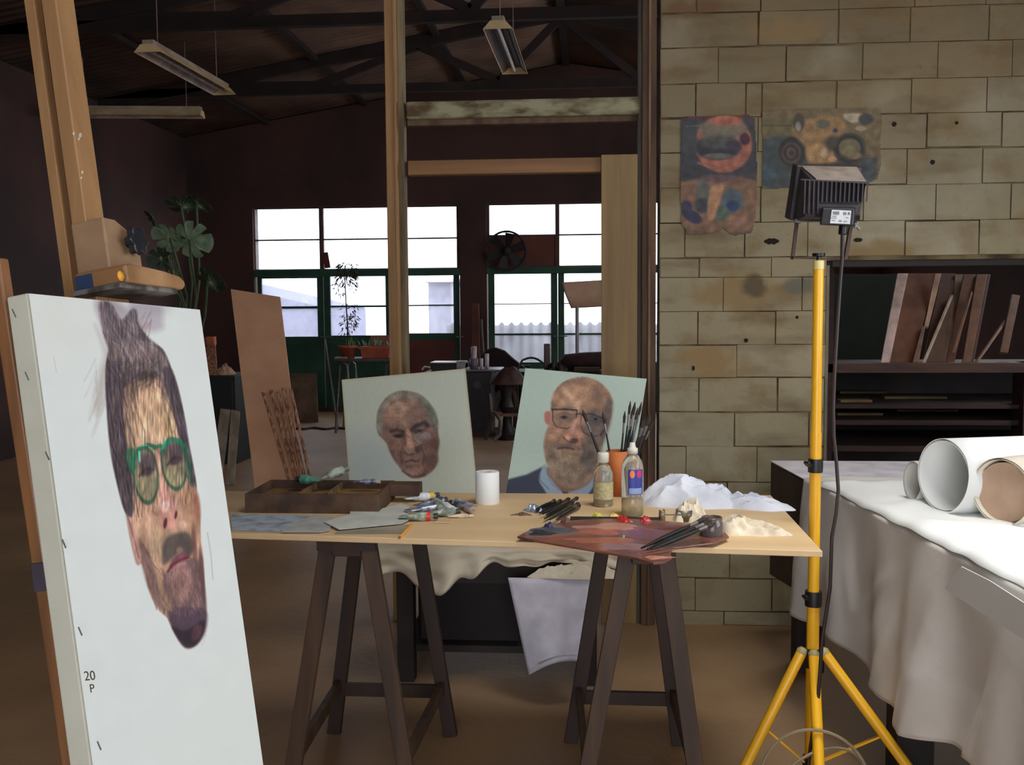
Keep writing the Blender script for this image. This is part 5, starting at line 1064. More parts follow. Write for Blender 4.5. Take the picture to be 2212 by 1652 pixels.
# ------------------------------------------------------------ big sheet-covered table on the right
zt3 = .75
A0 = at(1747, 1039, Z=zt3); A1 = at(2212, 1275, Z=zt3); dE = (A1-A0); dE = V((dE.x, dE.y, 0)).normalized(); nE = V((-dE.y, dE.x, 0))
if nE.x > 0: nE = -nE        # outwards, to the left
Bk = at(1665, 997, Z=zt3)
rt = empty('large_table', (1.7, 3.0, 0), 'big heavy table under a white dust sheet at the right', 'table')
E1 = A0+dE*2.3
tp = [V((Bk.x+.01, Bk.y, 0)), V((A0.x+.03, A0.y, 0)), V((E1.x+.03, E1.y, 0)), V((2.75, E1.y, 0)), V((2.75, Bk.y, 0))]
build('table_top', MB().prism([p+V((0, 0, zt3-.06)) for p in tp], V((0, 0, .052))), M_dark, rt)
M_brd = mat('brown_table_end', (88, 72, 60), .7, (62, 50, 42), 6)
e0, e1 = V((Bk.x, Bk.y-.005, 0)), V((A0.x-.01, A0.y-.0, 0))
build('end_panel', MB().hexa([e0+V((0, 0, .32)), e1+V((0, 0, .36)), e1+V((.02, 0, .36)), e0+V((.02, 0, .32)), e0+V((0, 0, zt3-.004)), e1+V((0, 0, zt3-.004)), e1+V((.02, 0, zt3-.004)), e0+V((.02, 0, zt3-.004))]), M_brd, rt)
for x, y in ((Bk.x+.12, Bk.y-.12), (E1.x+.25, E1.y+.1), (2.6, Bk.y-.15), (2.6, E1.y+.1), (at(1965, 1600, Z=.12).x, at(1965, 1600, Z=.12).y)):
    build('leg', MB().box((x-.05, y-.05, 0), (x+.05, y+.05, zt3-.06)), M_dark, rt)
def drape(u, v):       # u along the edge, v from far side over the top and down the side
    s_ = -.02+2.3*u; p = A0+dE*s_
    fold = .020*math.sin(s_*9+2*nz(s_*2, 1))+.014*math.sin(s_*21+1.)+.016*nz(s_*8, 6)+.016*nz(s_*5+v*2, v*3.5, 12)+.010*(1-min(1, abs(nz(s_*4+v*1.5, v*1.2, 20))*7))
    if v < .4:
        t = v/.4; x_in = 2.76; q_ = V((x_in, p.y+(x_in-p.x)*.0, 0)).lerp(p, t); z = zt3+.003+.006*(1+nz(q_.x*4, q_.y*5))+.006*max(0, 1-abs(t-.93)*14); return V((q_.x, q_.y, z))
    t = (v-.4)/.6; hem = .30+.018*math.sin(s_*6)+.03*nz(s_*5, 9)
    out_ = .010+.035*t+fold*min(1, t*1.5)
    q_ = p+nE*out_; return V((q_.x, q_.y, zt3+.006-(zt3-hem)*t))
tag(build('dust_sheet', MB().grid(drape, 190, 70), M_cloth, solid=.002), 'large white dust sheet falling in folds over the big table at the right', 'cloth')
def edgep(u, v):
    s_ = .12+2.1*u; p = A0+dE*s_+nE*(.012+.012*nz(s_*9, 2))
    q_ = p-nE*(.30+.04*nz(s_*3, 7))*(1-v); z = zt3+.010+.005*(1+nz(s_*10, v*4, 3))+.014*max(0, nz(s_*7, v*2, 9))+(.006 if v < .95 else -.004)
    return V((q_.x, q_.y, z))
tag(build('edge_paper', MB().grid(edgep, 110, 14), M_paper, solid=.001), 'rumpled white paper strip lying along the left rim of the big sheet-covered table', 'paper')
tb_ = [V((Bk.x-.004, Bk.y-.002, zt3)), V((A0.x-.008, A0.y-.02, zt3)), V((2.76, A0.y-.02, zt3)), V((2.76, Bk.y, zt3))]
tag(build('table_paper', MB().prism([p+V((0, 0, .001)) for p in tb_], V((0, 0, .0035))), simple('lilac_white_paper', (216, 212, 220), .8)), 'flat white paper covering the far left corner of the big table', 'paper')
# upright stuff behind: the box lid at the far corner
# paper rolls
def roll(name, c, ax, R, L, turns, m, lab, flat=1., inner=None, skew=0.):
    ax = V(ax).normalized(); s = ax.cross(V((0, 0, 1))).normalized(); mb = MB(); n_ = 44*turns; nl = 10
    for j in range(nl+1):
        for i in range(n_+1):
            a = 2*math.pi*i/44; rr = R*(1-.055*a/(2*math.pi)); off = -.02*max(0, 1-a/2.)*(j == 0)
            mb.v.append(V(c)+ax*(L*j/nl+off+skew*math.sin(a)*(1-j/nl))+s*(rr*flat*math.cos(a-1.4))+V((0, 0, R+rr*math.sin(a-1.4)*1.0)))
    for j in range(nl):
        for i in range(n_): a = j*(n_+1)+i; mb.f.append((a, a+1, a+n_+2, a+n_+1))
    mb.smooth = True; return tag(build(name, mb, m, solid=.0012), lab, 'paper roll', 'paper rolls on the big table')
cy = math.radians(4.5)
rA = at(2040, 1122, Z=zt3); DA = (rA-CP).dot(Fw); RA = 166/2/FPX*DA
def axd(deg): b = math.radians(deg)+math.radians(-4.5); return V((math.sin(b), math.cos(b), 0))
roll('paper_roll', rA+V((0, .02, .012)), axd(80), RA, 1.1, 2, M_paper, 'large loose roll of bright white paper on the big table, its open end facing left', skew=.012)
rB = at(2160, 1146, Z=zt3); DB = (rB-CP).dot(Fw); RB = 150/2/FPX*DB
roll('paper_roll', rB+V((0, .0, .012)), axd(62), RB, .9, 2, mat('cream_roll_paper', (232, 222, 206), .8), 'cream-edged paper roll with tan inside, in front of the big white one')
core = MB().lathe([(RB*.86, .015), (RB*.86, .9), (0, .9)], rB+V((0, 0, .012+RB*.97)), axd(62), 32); build('tan_liner', core, mat('tan_liner_paper', (204, 170, 144), .85), bpy.data.objects['paper_roll.001'])
rC = at(1978, 1100, Z=zt3); roll('paper_roll', rC+V((.0, .03, .012)), axd(78), .062, .8, 3, simple('white_roll_thin', (226, 226, 218), .8), 'small crumpled white roll tucked behind the left end of the big one', flat=.8)
# loose strip on the drape
Pd = A0+nE*.075; ps_ = [(2042, 1271), (2078, 1223), (2140, 1254), (2230, 1312), (2230, 1392), (2120, 1322)]
sp = [at(x, y, P=Pd, N=nE) for x, y in ps_]
tag(build('paper_strip', MB().prism(sp, nE*.002), M_paper), 'loose white paper strip hanging slantwise on the side of the big dust sheet', 'paper')

# ------------------------------------------------------------ seen through the opening in the block wall
def board(name, p, Yt, Yb2, th_, m, lab=None, cat='plank', grp=None, ground=False):
    """p: four traced corners TL TR BR BL of a leaning board"""
    a, b_, c, d = at(*p[0], Y=Yt), at(*p[1], Y=Yt), at(*p[2], Y=Yb2), at(*p[3], Y=Yb2)
    if ground: c = b_+(c-b_)*(b_.z/(b_.z-c.z)); d = a+(d-a)*(a.z/(a.z-d.z))
    n_ = (b_-a).cross(d-a).normalized(); n_ = n_ if n_.y > 0 else -n_
    return tag(build(name, MB().hexa([a, b_, c, d, a+n_*th_, b_+n_*th_, c+n_*th_, d+n_*th_]), m, bevel=.002), lab, cat, grp)
zs = at(1950, 782, Y=5.3).z
bw2 = empty('timber_rack', (2.0, 5.2, 0), 'dark timber rack with a long beam and stacked shelves, seen through the wall opening', 'rack')
xl_, xr_ = at(1760, 780, Y=5.3).x, 3.2
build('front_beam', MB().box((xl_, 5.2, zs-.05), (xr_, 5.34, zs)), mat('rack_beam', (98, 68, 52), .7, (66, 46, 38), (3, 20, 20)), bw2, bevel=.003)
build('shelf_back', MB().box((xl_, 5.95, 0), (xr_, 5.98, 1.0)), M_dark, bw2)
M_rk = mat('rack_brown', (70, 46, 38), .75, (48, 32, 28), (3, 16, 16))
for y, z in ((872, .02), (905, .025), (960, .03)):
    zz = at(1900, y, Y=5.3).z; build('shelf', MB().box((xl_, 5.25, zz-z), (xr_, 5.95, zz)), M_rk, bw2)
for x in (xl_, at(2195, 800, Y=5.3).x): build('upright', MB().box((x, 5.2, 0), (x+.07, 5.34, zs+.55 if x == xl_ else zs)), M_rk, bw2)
sk = [(1812, 866, 1880, 8, (150, 120, 70)), (1815, 884, 1915, 7, (120, 98, 60)), (1930, 868, 2070, 9, (110, 90, 58)), (1970, 896, 2110, 8, (90, 78, 50)), (1850, 876, 1960, 6, (84, 66, 44))]
for i, (x0, y_, x1, h_, c) in enumerate(sk):
    zz = at(1900, 872 if i in (0, 2, 4) else 905, Y=5.3).z+(.012 if i == 4 else 0)+.001; a = at(x0, y_, Y=5.4).x; b_ = at(x1, y_, Y=5.4).x
    tag(build('offcut_plank', MB().box((a, 5.36+.1*i, zz), (b_, 5.44+.1*i, zz+.014)), mat('offcut_%d' % i, c, .8), bevel=.002), ('short yellowish offcut on the upper rack shelf, far left', 'tan offcut on the second rack shelf, left', 'olive-brown offcut on the upper rack shelf, right', 'dull offcut on the second rack shelf, right', 'thin dark offcut lying in the middle of the upper rack shelf')[i], 'plank', 'offcuts on the rack shelves')
PL = [(((1939, 590), (1962, 590), (1922, 782), (1903, 782)), (250, 216, 202), 'pale pinkish plank edge leaning at the left of the opening', 5.75, 5.24),
      (((1962, 590), (2022, 590), (1972, 782), (1922, 782)), (128, 82, 58), 'broad red-brown board leaning beside the pale plank', 5.80, 5.28),
      (((2020, 590), (2034, 590), (2006, 706), (1997, 704)), (210, 168, 140), 'short pale lath edge leaning high in the middle', 5.72, 5.50),
      (((1992, 704), (1999, 704), (1985, 782), (1971, 782)), (150, 112, 90), 'lower end of a brown lath below the short pale one', 5.45, 5.25),
      (((2034, 590), (2064, 590), (2034, 782), (1994, 782)), (96, 62, 46), 'dark red-brown board behind the middle laths', 5.85, 5.30),
      (((2052, 638), (2058, 636), (1997, 782), (1992, 782)), (214, 190, 166), 'very thin bright batten leaning diagonally in the middle', 5.66, 5.23),
      (((2063, 592), (2083, 592), (2074, 640), (2061, 640)), (160, 136, 110), 'pale grey-tan plank top showing right of the thin batten', 5.82, 5.74),
      (((2058, 634), (2076, 638), (2042, 782), (2000, 782)), (104, 70, 48), 'brown square-ended plank leaning right of the thin batten', 5.70, 5.26),
      (((2082, 592), (2108, 592), (2062, 782), (2042, 782)), (120, 76, 52), 'orange-brown plank leaning right of centre', 5.78, 5.30),
      (((2096, 630), (2100, 628), (2062, 760), (2056, 760)), (140, 96, 66), 'slim brown batten leaning across the right planks', 5.62, 5.30),
      (((2110, 592), (2134, 592), (2098, 782), (2079, 782)), (134, 90, 62), 'light-brown plank leaning at the right of the stack', 5.76, 5.26),
      (((2134, 592), (2140, 592), (2104, 782), (2098, 782)), (88, 58, 44), 'dark plank edge closing the stack on the right', 5.78, 5.28),
      (((2172, 690), (2176, 694), (2114, 782), (2108, 782)), (160, 120, 96), 'thin pale stick leaning the other way near the right frame edge', 5.6, 5.24),
      (((2186, 635), (2204, 638), (2178, 762), (2160, 760)), (116, 76, 48), 'short brown board at the far right of the opening', 5.70, 5.40),
      (((1786, 600), (1799, 600), (1798, 782), (1786, 782)), (84, 58, 46), 'dark upright plank at the left jamb of the opening', 5.6, 5.5)]
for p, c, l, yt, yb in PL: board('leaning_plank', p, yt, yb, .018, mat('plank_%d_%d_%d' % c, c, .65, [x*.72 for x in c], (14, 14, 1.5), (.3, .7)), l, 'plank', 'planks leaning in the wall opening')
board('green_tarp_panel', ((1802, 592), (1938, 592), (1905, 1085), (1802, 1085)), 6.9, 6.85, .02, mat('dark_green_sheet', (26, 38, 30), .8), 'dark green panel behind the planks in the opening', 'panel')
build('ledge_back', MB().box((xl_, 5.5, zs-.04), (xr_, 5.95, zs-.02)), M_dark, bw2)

# ------------------------------------------------------------ middle distance
board('hardboard_sheet', ((498, 624), (605, 641), (655, 1070), (552, 1070)), 6.55, 6.15, .012, M_hard, 'tall brown hardboard sheet leaning behind the table at left', 'board', ground=True)
MO = [((568, 846), (632, 1062)), ((585, 842), (648, 1062)), ((601, 846), (652, 1060)), ((612, 838), (664, 1060)), ((628, 840), (676, 1058))]
for i, (a, b_) in enumerate(MO):
    p_, q_ = at(*a, Y=6.18), at(*b_, Y=5.98); q2 = q_+(q_-p_)*.0
    m_ = MB(); w_ = V((.016, 0, 0)); 
    tag(build('curved_moulding', MB().bar(p_, q_, .024 if i % 2 else .019, .022, V((1, 0, 0))), M_mould, bevel=.006), ('leftmost brown moulding leaning on the hardboard', 'second moulding from the left leaning on the hardboard', 'middle moulding leaning on the hardboard', 'second moulding from the right leaning on the hardboard', 'rightmost brown moulding leaning on the hardboard')[i], 'moulding', 'mouldings leaning on the hardboard sheet')
M_end = simple('sawn_white_end', (226, 208, 190), .6)
board('grey_plank', ((476, 882), (497, 884), (478, 1040), (455, 1040)), 6.3, 6.0, .02, mat('weathered_plank', (160, 146, 126), .8, (120, 108, 92), (16, 16, 2)), 'weathered grey plank leaning beside the big canvas edge', 'plank')
board('grey_plank', ((499, 884), (518, 888), (505, 1046), (488, 1046)), 6.3, 6.0, .02, mat('weathered_plank', (160, 146, 126), .8, (120, 108, 92), (16, 16, 2)), 'second weathered plank, right of the first, left of the hardboard', 'plank')
# dark cupboard + things at far left
cb_ = empty('dark_cupboard', (at(460, 860, Y=8.6).x, 8.6, 0), 'dark cluttered cupboard in the shadow behind the big canvas', 'cupboard')
x0_, x1_ = at(380, 850, Y=8.4).x, at(508, 850, Y=8.4).x; zz1 = at(470, 812, Y=8.4).z
build('carcass', MB().box((x0_, 8.4, 0), (x1_, 9.0, zz1)), mat('dark_green_cupboard', (26, 34, 30), .7), cb_, bevel=.005)
for i in (0, 1):
    xa_ = x0_+.02+(x1_-x0_-.02)/2*i; build('cupboard_door', MB().box((xa_, 8.38, .05), (xa_+(x1_-x0_)/2-.03, 8.4, zz1-.04)), mat('dark_green_cupboard', (26, 34, 30), .7), cb_, bevel=.003)
tag(build('cloth_bundle', lumps(.09, .07, .09, 41., V((at(483, 800, Y=8.6).x, 8.6, zz1))), mat('pale_tan_bundle', (200, 160, 130), .85)), 'pale tan bundle of cloth on the dark cupboard', 'bundle')
board('cupboard_board', ((442, 728), (464, 730), (470, 812), (446, 812)), 8.9, 8.5, .02, M_mould, 'narrow brown board standing on the dark cupboard', 'board')
tag(build('orange_box', MB().box(at(446, 745, Y=8.75), at(462, 727, Y=8.75)+V((0, .06, 0))), simple('orange_card', (206, 112, 70), .7), bevel=.002), 'small orange box on top of the narrow brown board', 'box')
# sawhorse bench with planter, pot and little tree
YTb = 10.6; zb2 = at(780, 774, Y=YTb).z
sb = empty('potting_bench', (at(790, 800, Y=YTb).x, YTb, 0), 'cluttered dark bench on bent metal legs before the second glazed door', 'bench')
xA, xB = at(722, 774, Y=YTb).x, at(862, 774, Y=YTb).x
build('bench_top', MB().box((xA, YTb-.05, zb2-.03), (xB, YTb+.4, zb2)), mat('bench_top_grey', (96, 84, 80), .7, (60, 50, 48), 9), sb, bevel=.004)
for x in (xA+.06, xB-.14):
    pl = [V((x-.06, YTb, 0)), V((x-.02, YTb, zb2*.6)), V((x+.0, YTb, zb2-.08)), V((x+.04, YTb, zb2-.04)), V((x+.08, YTb, zb2-.08)), V((x+.10, YTb, zb2*.6)), V((x+.14, YTb, 0))]
    build('leg', MB().tube(pl, .014, 8), M_grey, sb)
    build('leg', MB().tube([p+V((0, .35, 0)) for p in pl], .014, 8), M_grey, sb)
c = V((at(752, 768, Y=YTb+.1).x, YTb+.1, zb2)); rp = .105
pt = empty('potted_tree', c, 'slender leafy tree in a terracotta pot, dark against the bright glass', 'potted plant')
hp = at(752, 746, Y=YTb+.1).z-zb2
build('pot', MB().lathe([(0, 0), (rp*.62, 0), (rp*.9, hp*.8), (rp*1.02, hp*.8), (rp*1.02, hp), (rp*.9, hp), (rp*.86, hp*.8), (0, hp*.8)], c, n=24), M_terra, pt)
zt5 = at(750, 568, Y=YTb+.1).z
stem = [c+V((0, 0, hp*.8)), c+V((.0, 0, .35)), c+V((-.012, 0, .6)), c+V((-.02, 0, .85)), V((c.x-.01, c.y, zt5-.03))]
build('trunk', MB().tube(stem, [.009, .008, .006, .005, .003], 7), M_leafd, pt)
lv = MB(); rg = random.Random(5)
def leaf_(mb, p, d, L, wd):
    s = d.cross(V((rg.uniform(-1, 1), rg.uniform(-1, 1), .4))).normalized(); m_ = p+d*L*.5
    mb.add([p, m_+s*wd, p+d*L, m_-s*wd], [(0, 1, 2, 3)])
def cl_(zlo, zhi, rr, n_, dx=0.):
    for _ in range(n_):
        a = rg.uniform(0, 6.28); r_ = rr*math.sqrt(rg.random()); z = rg.uniform(zlo, zhi); p = V((c.x+dx+r_*math.cos(a), c.y+r_*math.sin(a)*.7, z))
        leaf_(lv, p, V((math.cos(a)*.5, math.sin(a)*.5, -rg.uniform(.1, .9))).normalized(), rg.uniform(.04, .075), .006)
zpx = lambda y: at(750, y, Y=YTb+.1).z
cl_(zpx(600), zpx(566), .10, 190); cl_(zpx(618), zpx(590), .11, 90); cl_(zpx(640), zpx(608), .05, 16, -.08); cl_(zpx(632), zpx(600), .05, 16, .07); cl_(zpx(706), zpx(655), .08, 60, .03); cl_(zpx(690), zpx(660), .05, 24, .07); cl_(zpx(730), zpx(690), .045, 34, -.03); cl_(zpx(720), zpx(690), .04, 20, .04)
build('foliage', lv, M_leafd, pt, kind='stuff')
for _ in range(16):
    a = rg.uniform(0, 6.28); st = c+V((.045*math.cos(a)+.03, .03*math.sin(a), hp*.8)); build('grass_blade', MB().tube([st, st+V((rg.uniform(-.02, .05), 0, rg.uniform(.05, .12)))], [.004, .001], 4), simple('fresh_grass', (130, 170, 70), .6), pt)
cpl = V((at(812, 768, Y=YTb+.1).x, YTb+.12, zb2)); ht = at(812, 748, Y=YTb+.1).z-zb2; wx = .17
tr_ = MB().hexa([cpl+V((-wx*.85, -.06, 0)), cpl+V((wx*.85, -.06, 0)), cpl+V((wx*.85, .06, 0)), cpl+V((-wx*.85, .06, 0)), cpl+V((-wx, -.08, ht)), cpl+V((wx, -.08, ht)), cpl+V((wx, .08, ht)), cpl+V((-wx, .08, ht))])
pr_ = empty('planter_trough', cpl, 'long terracotta trough with low seedlings right of the potted tree', 'planter'); build('trough_body', tr_, M_terra, pr_, bevel=.006)
build('trough_rim', MB().box(cpl+V((-wx-.01, -.09, ht-.025)), cpl+V((wx+.01, -.08, ht))), M_terra, pr_)
lv2 = MB()
for _ in range(40): p = cpl+V((rg.uniform(-wx, wx), rg.uniform(-.05, .05), ht)); leaf_(lv2, p, V((rg.uniform(-.4, .4), 0, 1)).normalized(), rg.uniform(.04, .1), .01)
build('seedlings', lv2, M_leaf, pr_, kind='stuff')
tag(build('card_lid', MB().box(V((cpl.x-.1, YTb+.3, zb2)), V((cpl.x+.14, YTb+.33, zb2+.24))), simple('pink_grey_card', (150, 106, 88), .8)), 'dull pink card standing behind the terracotta trough', 'card')
tag(build('plaster_tray', MB().box(V((xA+.02, YTb-.06, zb2)), V((xA+.14, YTb+.02, zb2+.02))), simple('tray_grey', (160, 150, 150), .6), bevel=.003), 'small pale tray on the bench left of the pot', 'tray')
tag(build('leaning_stick', MB().tube([at(702, 732, Y=11.2), V((at(728, 812, Y=10.9).x, 10.9, .0))], .012, 6), simple('grey_stick', (140, 132, 124), .7)), 'thin pale stick leaning between door and potting bench', 'stick')
tag(build('cardboard_sheet', MB().hexa([V((at(628, 870, Y=11.6).x, 11.6, .0)), V((at(686, 870, Y=11.6).x, 11.6, .0)), V((at(686, 870, Y=11.6).x, 11.63, .0)), V((at(628, 870, Y=11.6).x, 11.63, .0)), at(628, 806, Y=11.85), at(684, 806, Y=11.85), at(684, 806, Y=11.88), at(628, 806, Y=11.88)]), mat('dull_cardboard', (128, 104, 84), .85)), 'dull brown cardboard sheet propped low against the green door', 'cardboard')
pl = [at(640+8*i, 925+1.5*math.sin(i), Z=.012) for i in range(14)]
tag(build('floor_rope', MB().tube(pl, .014, 6), simple('dark_rope', (70, 62, 58), .8)), 'dark rope lying across the far floor right of the hardboard', 'rope')
# machine, tins, chair, cushion etc. in the middle
YM = 10.3; M_mach = mat('machine_black', (42, 34, 40), .5, (28, 22, 26), 12); M_machb = mat('machine_brown', (80, 50, 40), .6, (52, 34, 30), 8)
mx0, mx1 = at(1006, 800, Y=YM).x, at(1060, 800, Y=YM).x; mz = at(1030, 798, Y=YM).z
mc = empty('machine_cabinet', ((mx0+mx1)/2, YM, 0), 'black machine cabinet between the two portraits, tins on its top', 'cabinet')
build('cabinet_body', MB().box((mx0, YM, 0), (mx1, YM+.45, mz-.02)), M_mach, mc, bevel=.01)
build('cabinet_top', MB().box((mx0-.04, YM-.03, mz-.02), (mx1+.10, YM+.48, mz)), mat('machine_top', (120, 112, 120), .4), mc, bevel=.004)
build('cabinet_foot', MB().box((mx0-.01, YM-.02, 0), (mx1+.05, YM+.46, .05)), M_machb, mc, bevel=.004)
build('gauge', MB().lathe([(.04, 0), (.04, .02), (0, .02)], V((mx0+.12, YM, mz-.16)), V((0, -1, 0)), 18), mat('gauge_grey', (70, 74, 84), .3), mc)
build('pipe', MB().tube([V((mx1-.01, YM-.02, mz-.25)), V((mx1+.02, YM-.06, mz-.5)), V((mx1+.02, YM-.06, .12))], .022, 10), M_grey, mc)
def tin(px, py0_, py1_, w_, c, lab, off=.1):
    y = YM+off; a = at(px, py1_, Y=y); r_ = w_/2/FPX*y; h_ = at(px, py0_, Y=y).z-mz; h_ = max(.04, h_); b0 = V((a.x, y, mz)); t = empty('tin', b0, lab, 'tin', 'tins and jars on the machine cabinet')
    build('tin_body', MB().lathe([(0, 0), (r_, 0), (r_, h_), (r_*.9, h_), (r_*.9, h_-.005), (0, h_-.005)], b0, n=18), simple('tin_%d_%d_%d' % c, c, .4), t)
    build('tin_lid', MB().lathe([(r_*1.04, 0), (r_*1.04, .01), (0, .011)], b0+V((0, 0, h_)), n=18), simple('tin_%d_%d_%d' % c, c, .4), t)
tin(1024, 750, 796, 12, (190, 176, 180), 'tallest pale tin standing at the left of the machine top', .25)
tin(1024, 776, 797, 18, (120, 110, 124), 'squat grey tin in front of the tallest pale one', .1)
tin(1040, 776, 797, 8, (206, 198, 214), 'small white jar right of the squat grey tin', .08)
tin(1052, 766, 797, 9, (210, 196, 196), 'pale jar with a cream top at the right of the machine top', .16)
ms = MB(); 
wk = empty('work_stand', (at(1100, 850, Y=10.1).x, 10.1, 0), 'brown turned work stand right of the machine cabinet, round block on top', 'stand')
wc = V((at(1096, 860, Y=10.1).x, 10.1, 0)); hz_ = at(1096, 795, Y=10.1).z
build('block', lumps(.2, .16, .16, 55., wc+V((0, 0, hz_-.16)), nu=36, nv=10, edge=.1, rough=.3), M_machb, wk)
build('column', MB().lathe([(.10, 0), (.11, .06), (.05, .14), (.045, .25), (.09, .34), (.06, .44), (.10, hz_-.13), (0, hz_-.13)], wc, n=20), M_mach, wk)
for dx, dy in ((-.22, -.05), (.2, -.08), (.0, .2)): build('leg', MB().bar(wc+V((dx, dy, 0)), wc+V((dx*.35, dy*.35, .5)), .03, .03), M_machb, wk)
build('rail', MB().bar(wc+V((-.15, -.06, .26)), wc+V((.26, -.06, .26)), .02, .03, V((0, 1, 0))), mat('rail_brown', (140, 96, 80), .5), wk)
tag(build('bent_metal_foot', MB().tube([V((at(1062, 866, Y=9.9).x, 9.9, .3)), V((at(1072, 868, Y=9.9).x, 9.88, .29)), V((at(1082, 880, Y=9.9).x, 9.87, .22)), V((at(1080, 910, Y=9.9).x, 9.86, .08)), V((at(1066, 926, Y=9.9).x, 9.84, .02))], .022, 10), mat('scuffed_steel', (110, 100, 96), .4, (60, 54, 54), 20)), 'curved scuffed steel foot on the floor before the machine cabinet', 'foot')
# desk with printer-like box at left
dk = empty('far_desk', (at(960, 830, Y=10.9).x, 10.9, 0), 'dark desk behind the left portrait with a flat box on it', 'desk')
dx0, dx1 = at(915, 800, Y=10.9).x, at(1300, 800, Y=10.9).x; dz = at(1100, 803, Y=10.9).z
build('desk_top', MB().box((dx0, 10.9, dz-.04), (dx1, 11.5, dz)), M_dark, dk, bevel=.004)
for x in (dx0+.05, (dx0+dx1)/2, dx1-.1): build('leg', MB().box((x, 10.95, 0), (x+.06, 11.01, dz-.04)), M_dark, dk); build('leg', MB().box((x, 11.4, 0), (x+.06, 11.46, dz-.04)), M_dark, dk)
fbx = empty('flat_machine', (at(965, 800, Y=11.0).x, 11.0, dz), 'low dark flat machine with pale lid on the far desk, above the left portrait', 'machine')
x0_, x1_ = at(932, 800, Y=11.).x, at(1006, 800, Y=11.).x; zf = at(960, 782, Y=11.).z
build('machine_body', MB().box((x0_, 10.98, dz), (x1_, 11.3, zf-.012)), M_mach, fbx, bevel=.005); build('machine_lid', MB().box((x0_-.01, 10.96, zf-.012), (x1_-.1, 11.31, zf)), simple('pale_lid', (190, 186, 190), .35), fbx, bevel=.003)
build('machine_handle', MB().tube([V((x0_-.01, 10.97, zf-.06)), V((x0_-.07, 10.97, zf-.05)), V((x0_-.1, 10.97, dz+.02))], .012, 8), simple('pale_lid', (190, 186, 190), .35), fbx)
build('end_block', MB().box((x1_-.1, 10.96, dz+.02), (x1_+.0, 11.2, zf+.01)), M_grey, fbx, bevel=.004)
# rounded chair back and hoop
ch = empty('round_back_chair', (at(1075, 800, Y=11.7).x, 11.7, 0), 'dark armchair with shaggy rounded back against the bright glass', 'chair')
cz0 = at(1075, 806, Y=11.7); 
pts_ = [(1036, 810), (1036, 775), (1046, 756), (1066, 750), (1090, 758), (1108, 774), (1130, 790), (1150, 806), (1150, 812)]
build('backrest', MB().prism([at(x+rg.uniform(-2, 2), y+rg.uniform(-1, 1), Y=11.7) for x, y in pts_], V((0, .12, 0))), mat('dark_shag', (40, 26, 22), .95, bump=.6, bscale=80), ch, bevel=.02)
build('seat', MB().box((at(1036, 800, Y=11.6).x, 11.55, .36), (at(1150, 800, Y=11.6).x, 12.0, .46)), M_dark, ch, bevel=.02)
for a in (1042, 1144):
    for y in (11.58, 11.95): x = at(a, 800, Y=11.6).x; build('leg', MB().box((x-.02, y-.02, 0), (x+.02, y+.02, .37)), M_dark, ch)
build('back_support', MB().box((at(1042, 800, Y=11.7).x, 11.82, .4), (at(1144, 800, Y=11.7).x, 11.86, at(1075, 790, Y=11.7).z)), M_dark, ch)
hp_ = [at(1128+48*i/12, 778-9*math.sin(math.pi*i/12)+8*(i/12), Y=11.3) for i in range(13)]; lo_ = [V((hp_[0].x-.05, 11.3, dz)), *hp_, V((hp_[-1].x+.02, 11.3, dz))]
tag(build('wire_hoop', MB().tube(lo_, .012, 8), mat('hoop_grey', (70, 70, 70), .5)), 'thin grey wire hoop arching in front of the glazing', 'hoop')
bz = at(1182, 742, Y=11.2).z; bxc = at(1182, 790, Y=11.2).x
tag(build('upright_block', MB().box((bxc-.035, 11.15, dz), (bxc+.035, 11.25, bz)), mat('mauve_grey_block', (104, 84, 84), .6), bevel=.012), 'upright grey-brown block on the far desk before the green door stile', 'block')
cu = MB(); cu.tube([at(1214, 788, Y=11.2), at(1222, 783, Y=11.2), at(1260, 780, Y=11.2), at(1312, 778, Y=11.2)], [.06, .095, .10, .10], 18)
tag(build('rolled_cushion', cu, mat('dark_maroon_fabric', (62, 36, 42), .85, (44, 26, 30), 12)), 'dark maroon bolster lying on the far desk left of the wide pine board', 'cushion')
tag(build('dark_clutter', lumps(.11, .1, .12, 66., V((at(1202, 800, Y=11.1).x, 11.1, dz)), nu=34, nv=10, edge=.3, rough=1.6), M_dark), 'small dark heap of rags between upright block and bolster', 'rags')
tag(build('low_crate', MB().box((at(1240, 800, Y=10.9).x, 10.88, dz), (at(1296, 800, Y=10.9).x, 11.05, dz+.045)), mat('crate_olive', (74, 54, 40), .8), bevel=.004), 'flat brown box below the maroon bolster', 'box')
# paper curled over a grey pole stand
ps2 = empty('pole_stand', V((at(1247, 800, Y=11.6).x, 11.6, 0)), 'grey pole stand with round foot, holding up the curled tan paper', 'stand')
pxx = ps2.location.x; ztp = at(1247, 622, Y=11.6).z
build('pole', MB().tube([V((pxx, 11.6, .02)), V((pxx, 11.6, ztp))], .022, 12), mat('pole_grey', (170, 168, 176), .4), ps2); build('foot_plate', MB().lathe([(0, 0), (.2, 0), (.19, .02), (0, .025)], V((pxx, 11.6, 0)), n=28), M_mach, ps2)
def tp_(u, v):
    tl, bl = at(1218, 612, Y=11.5), at(1235, 662, Y=11.5); x = tl.x+(bl.x-tl.x)*(v*.9)+.62*u; 
    a = v*2.2-1.1
    return (x-.03*(1-v)*(u < .06), 11.5+.11*math.cos(a)*-1+.15, tl.z-.02+(bl.z-tl.z)*(v)+.035*math.sin(max(0, 1-v*3)*1.5)+u*.03)
tag(build('curled_paper', MB().grid(tp_, 24, 16), M_tan, solid=.004), 'tan sheet of paper curled over the grey pole stand', 'paper')
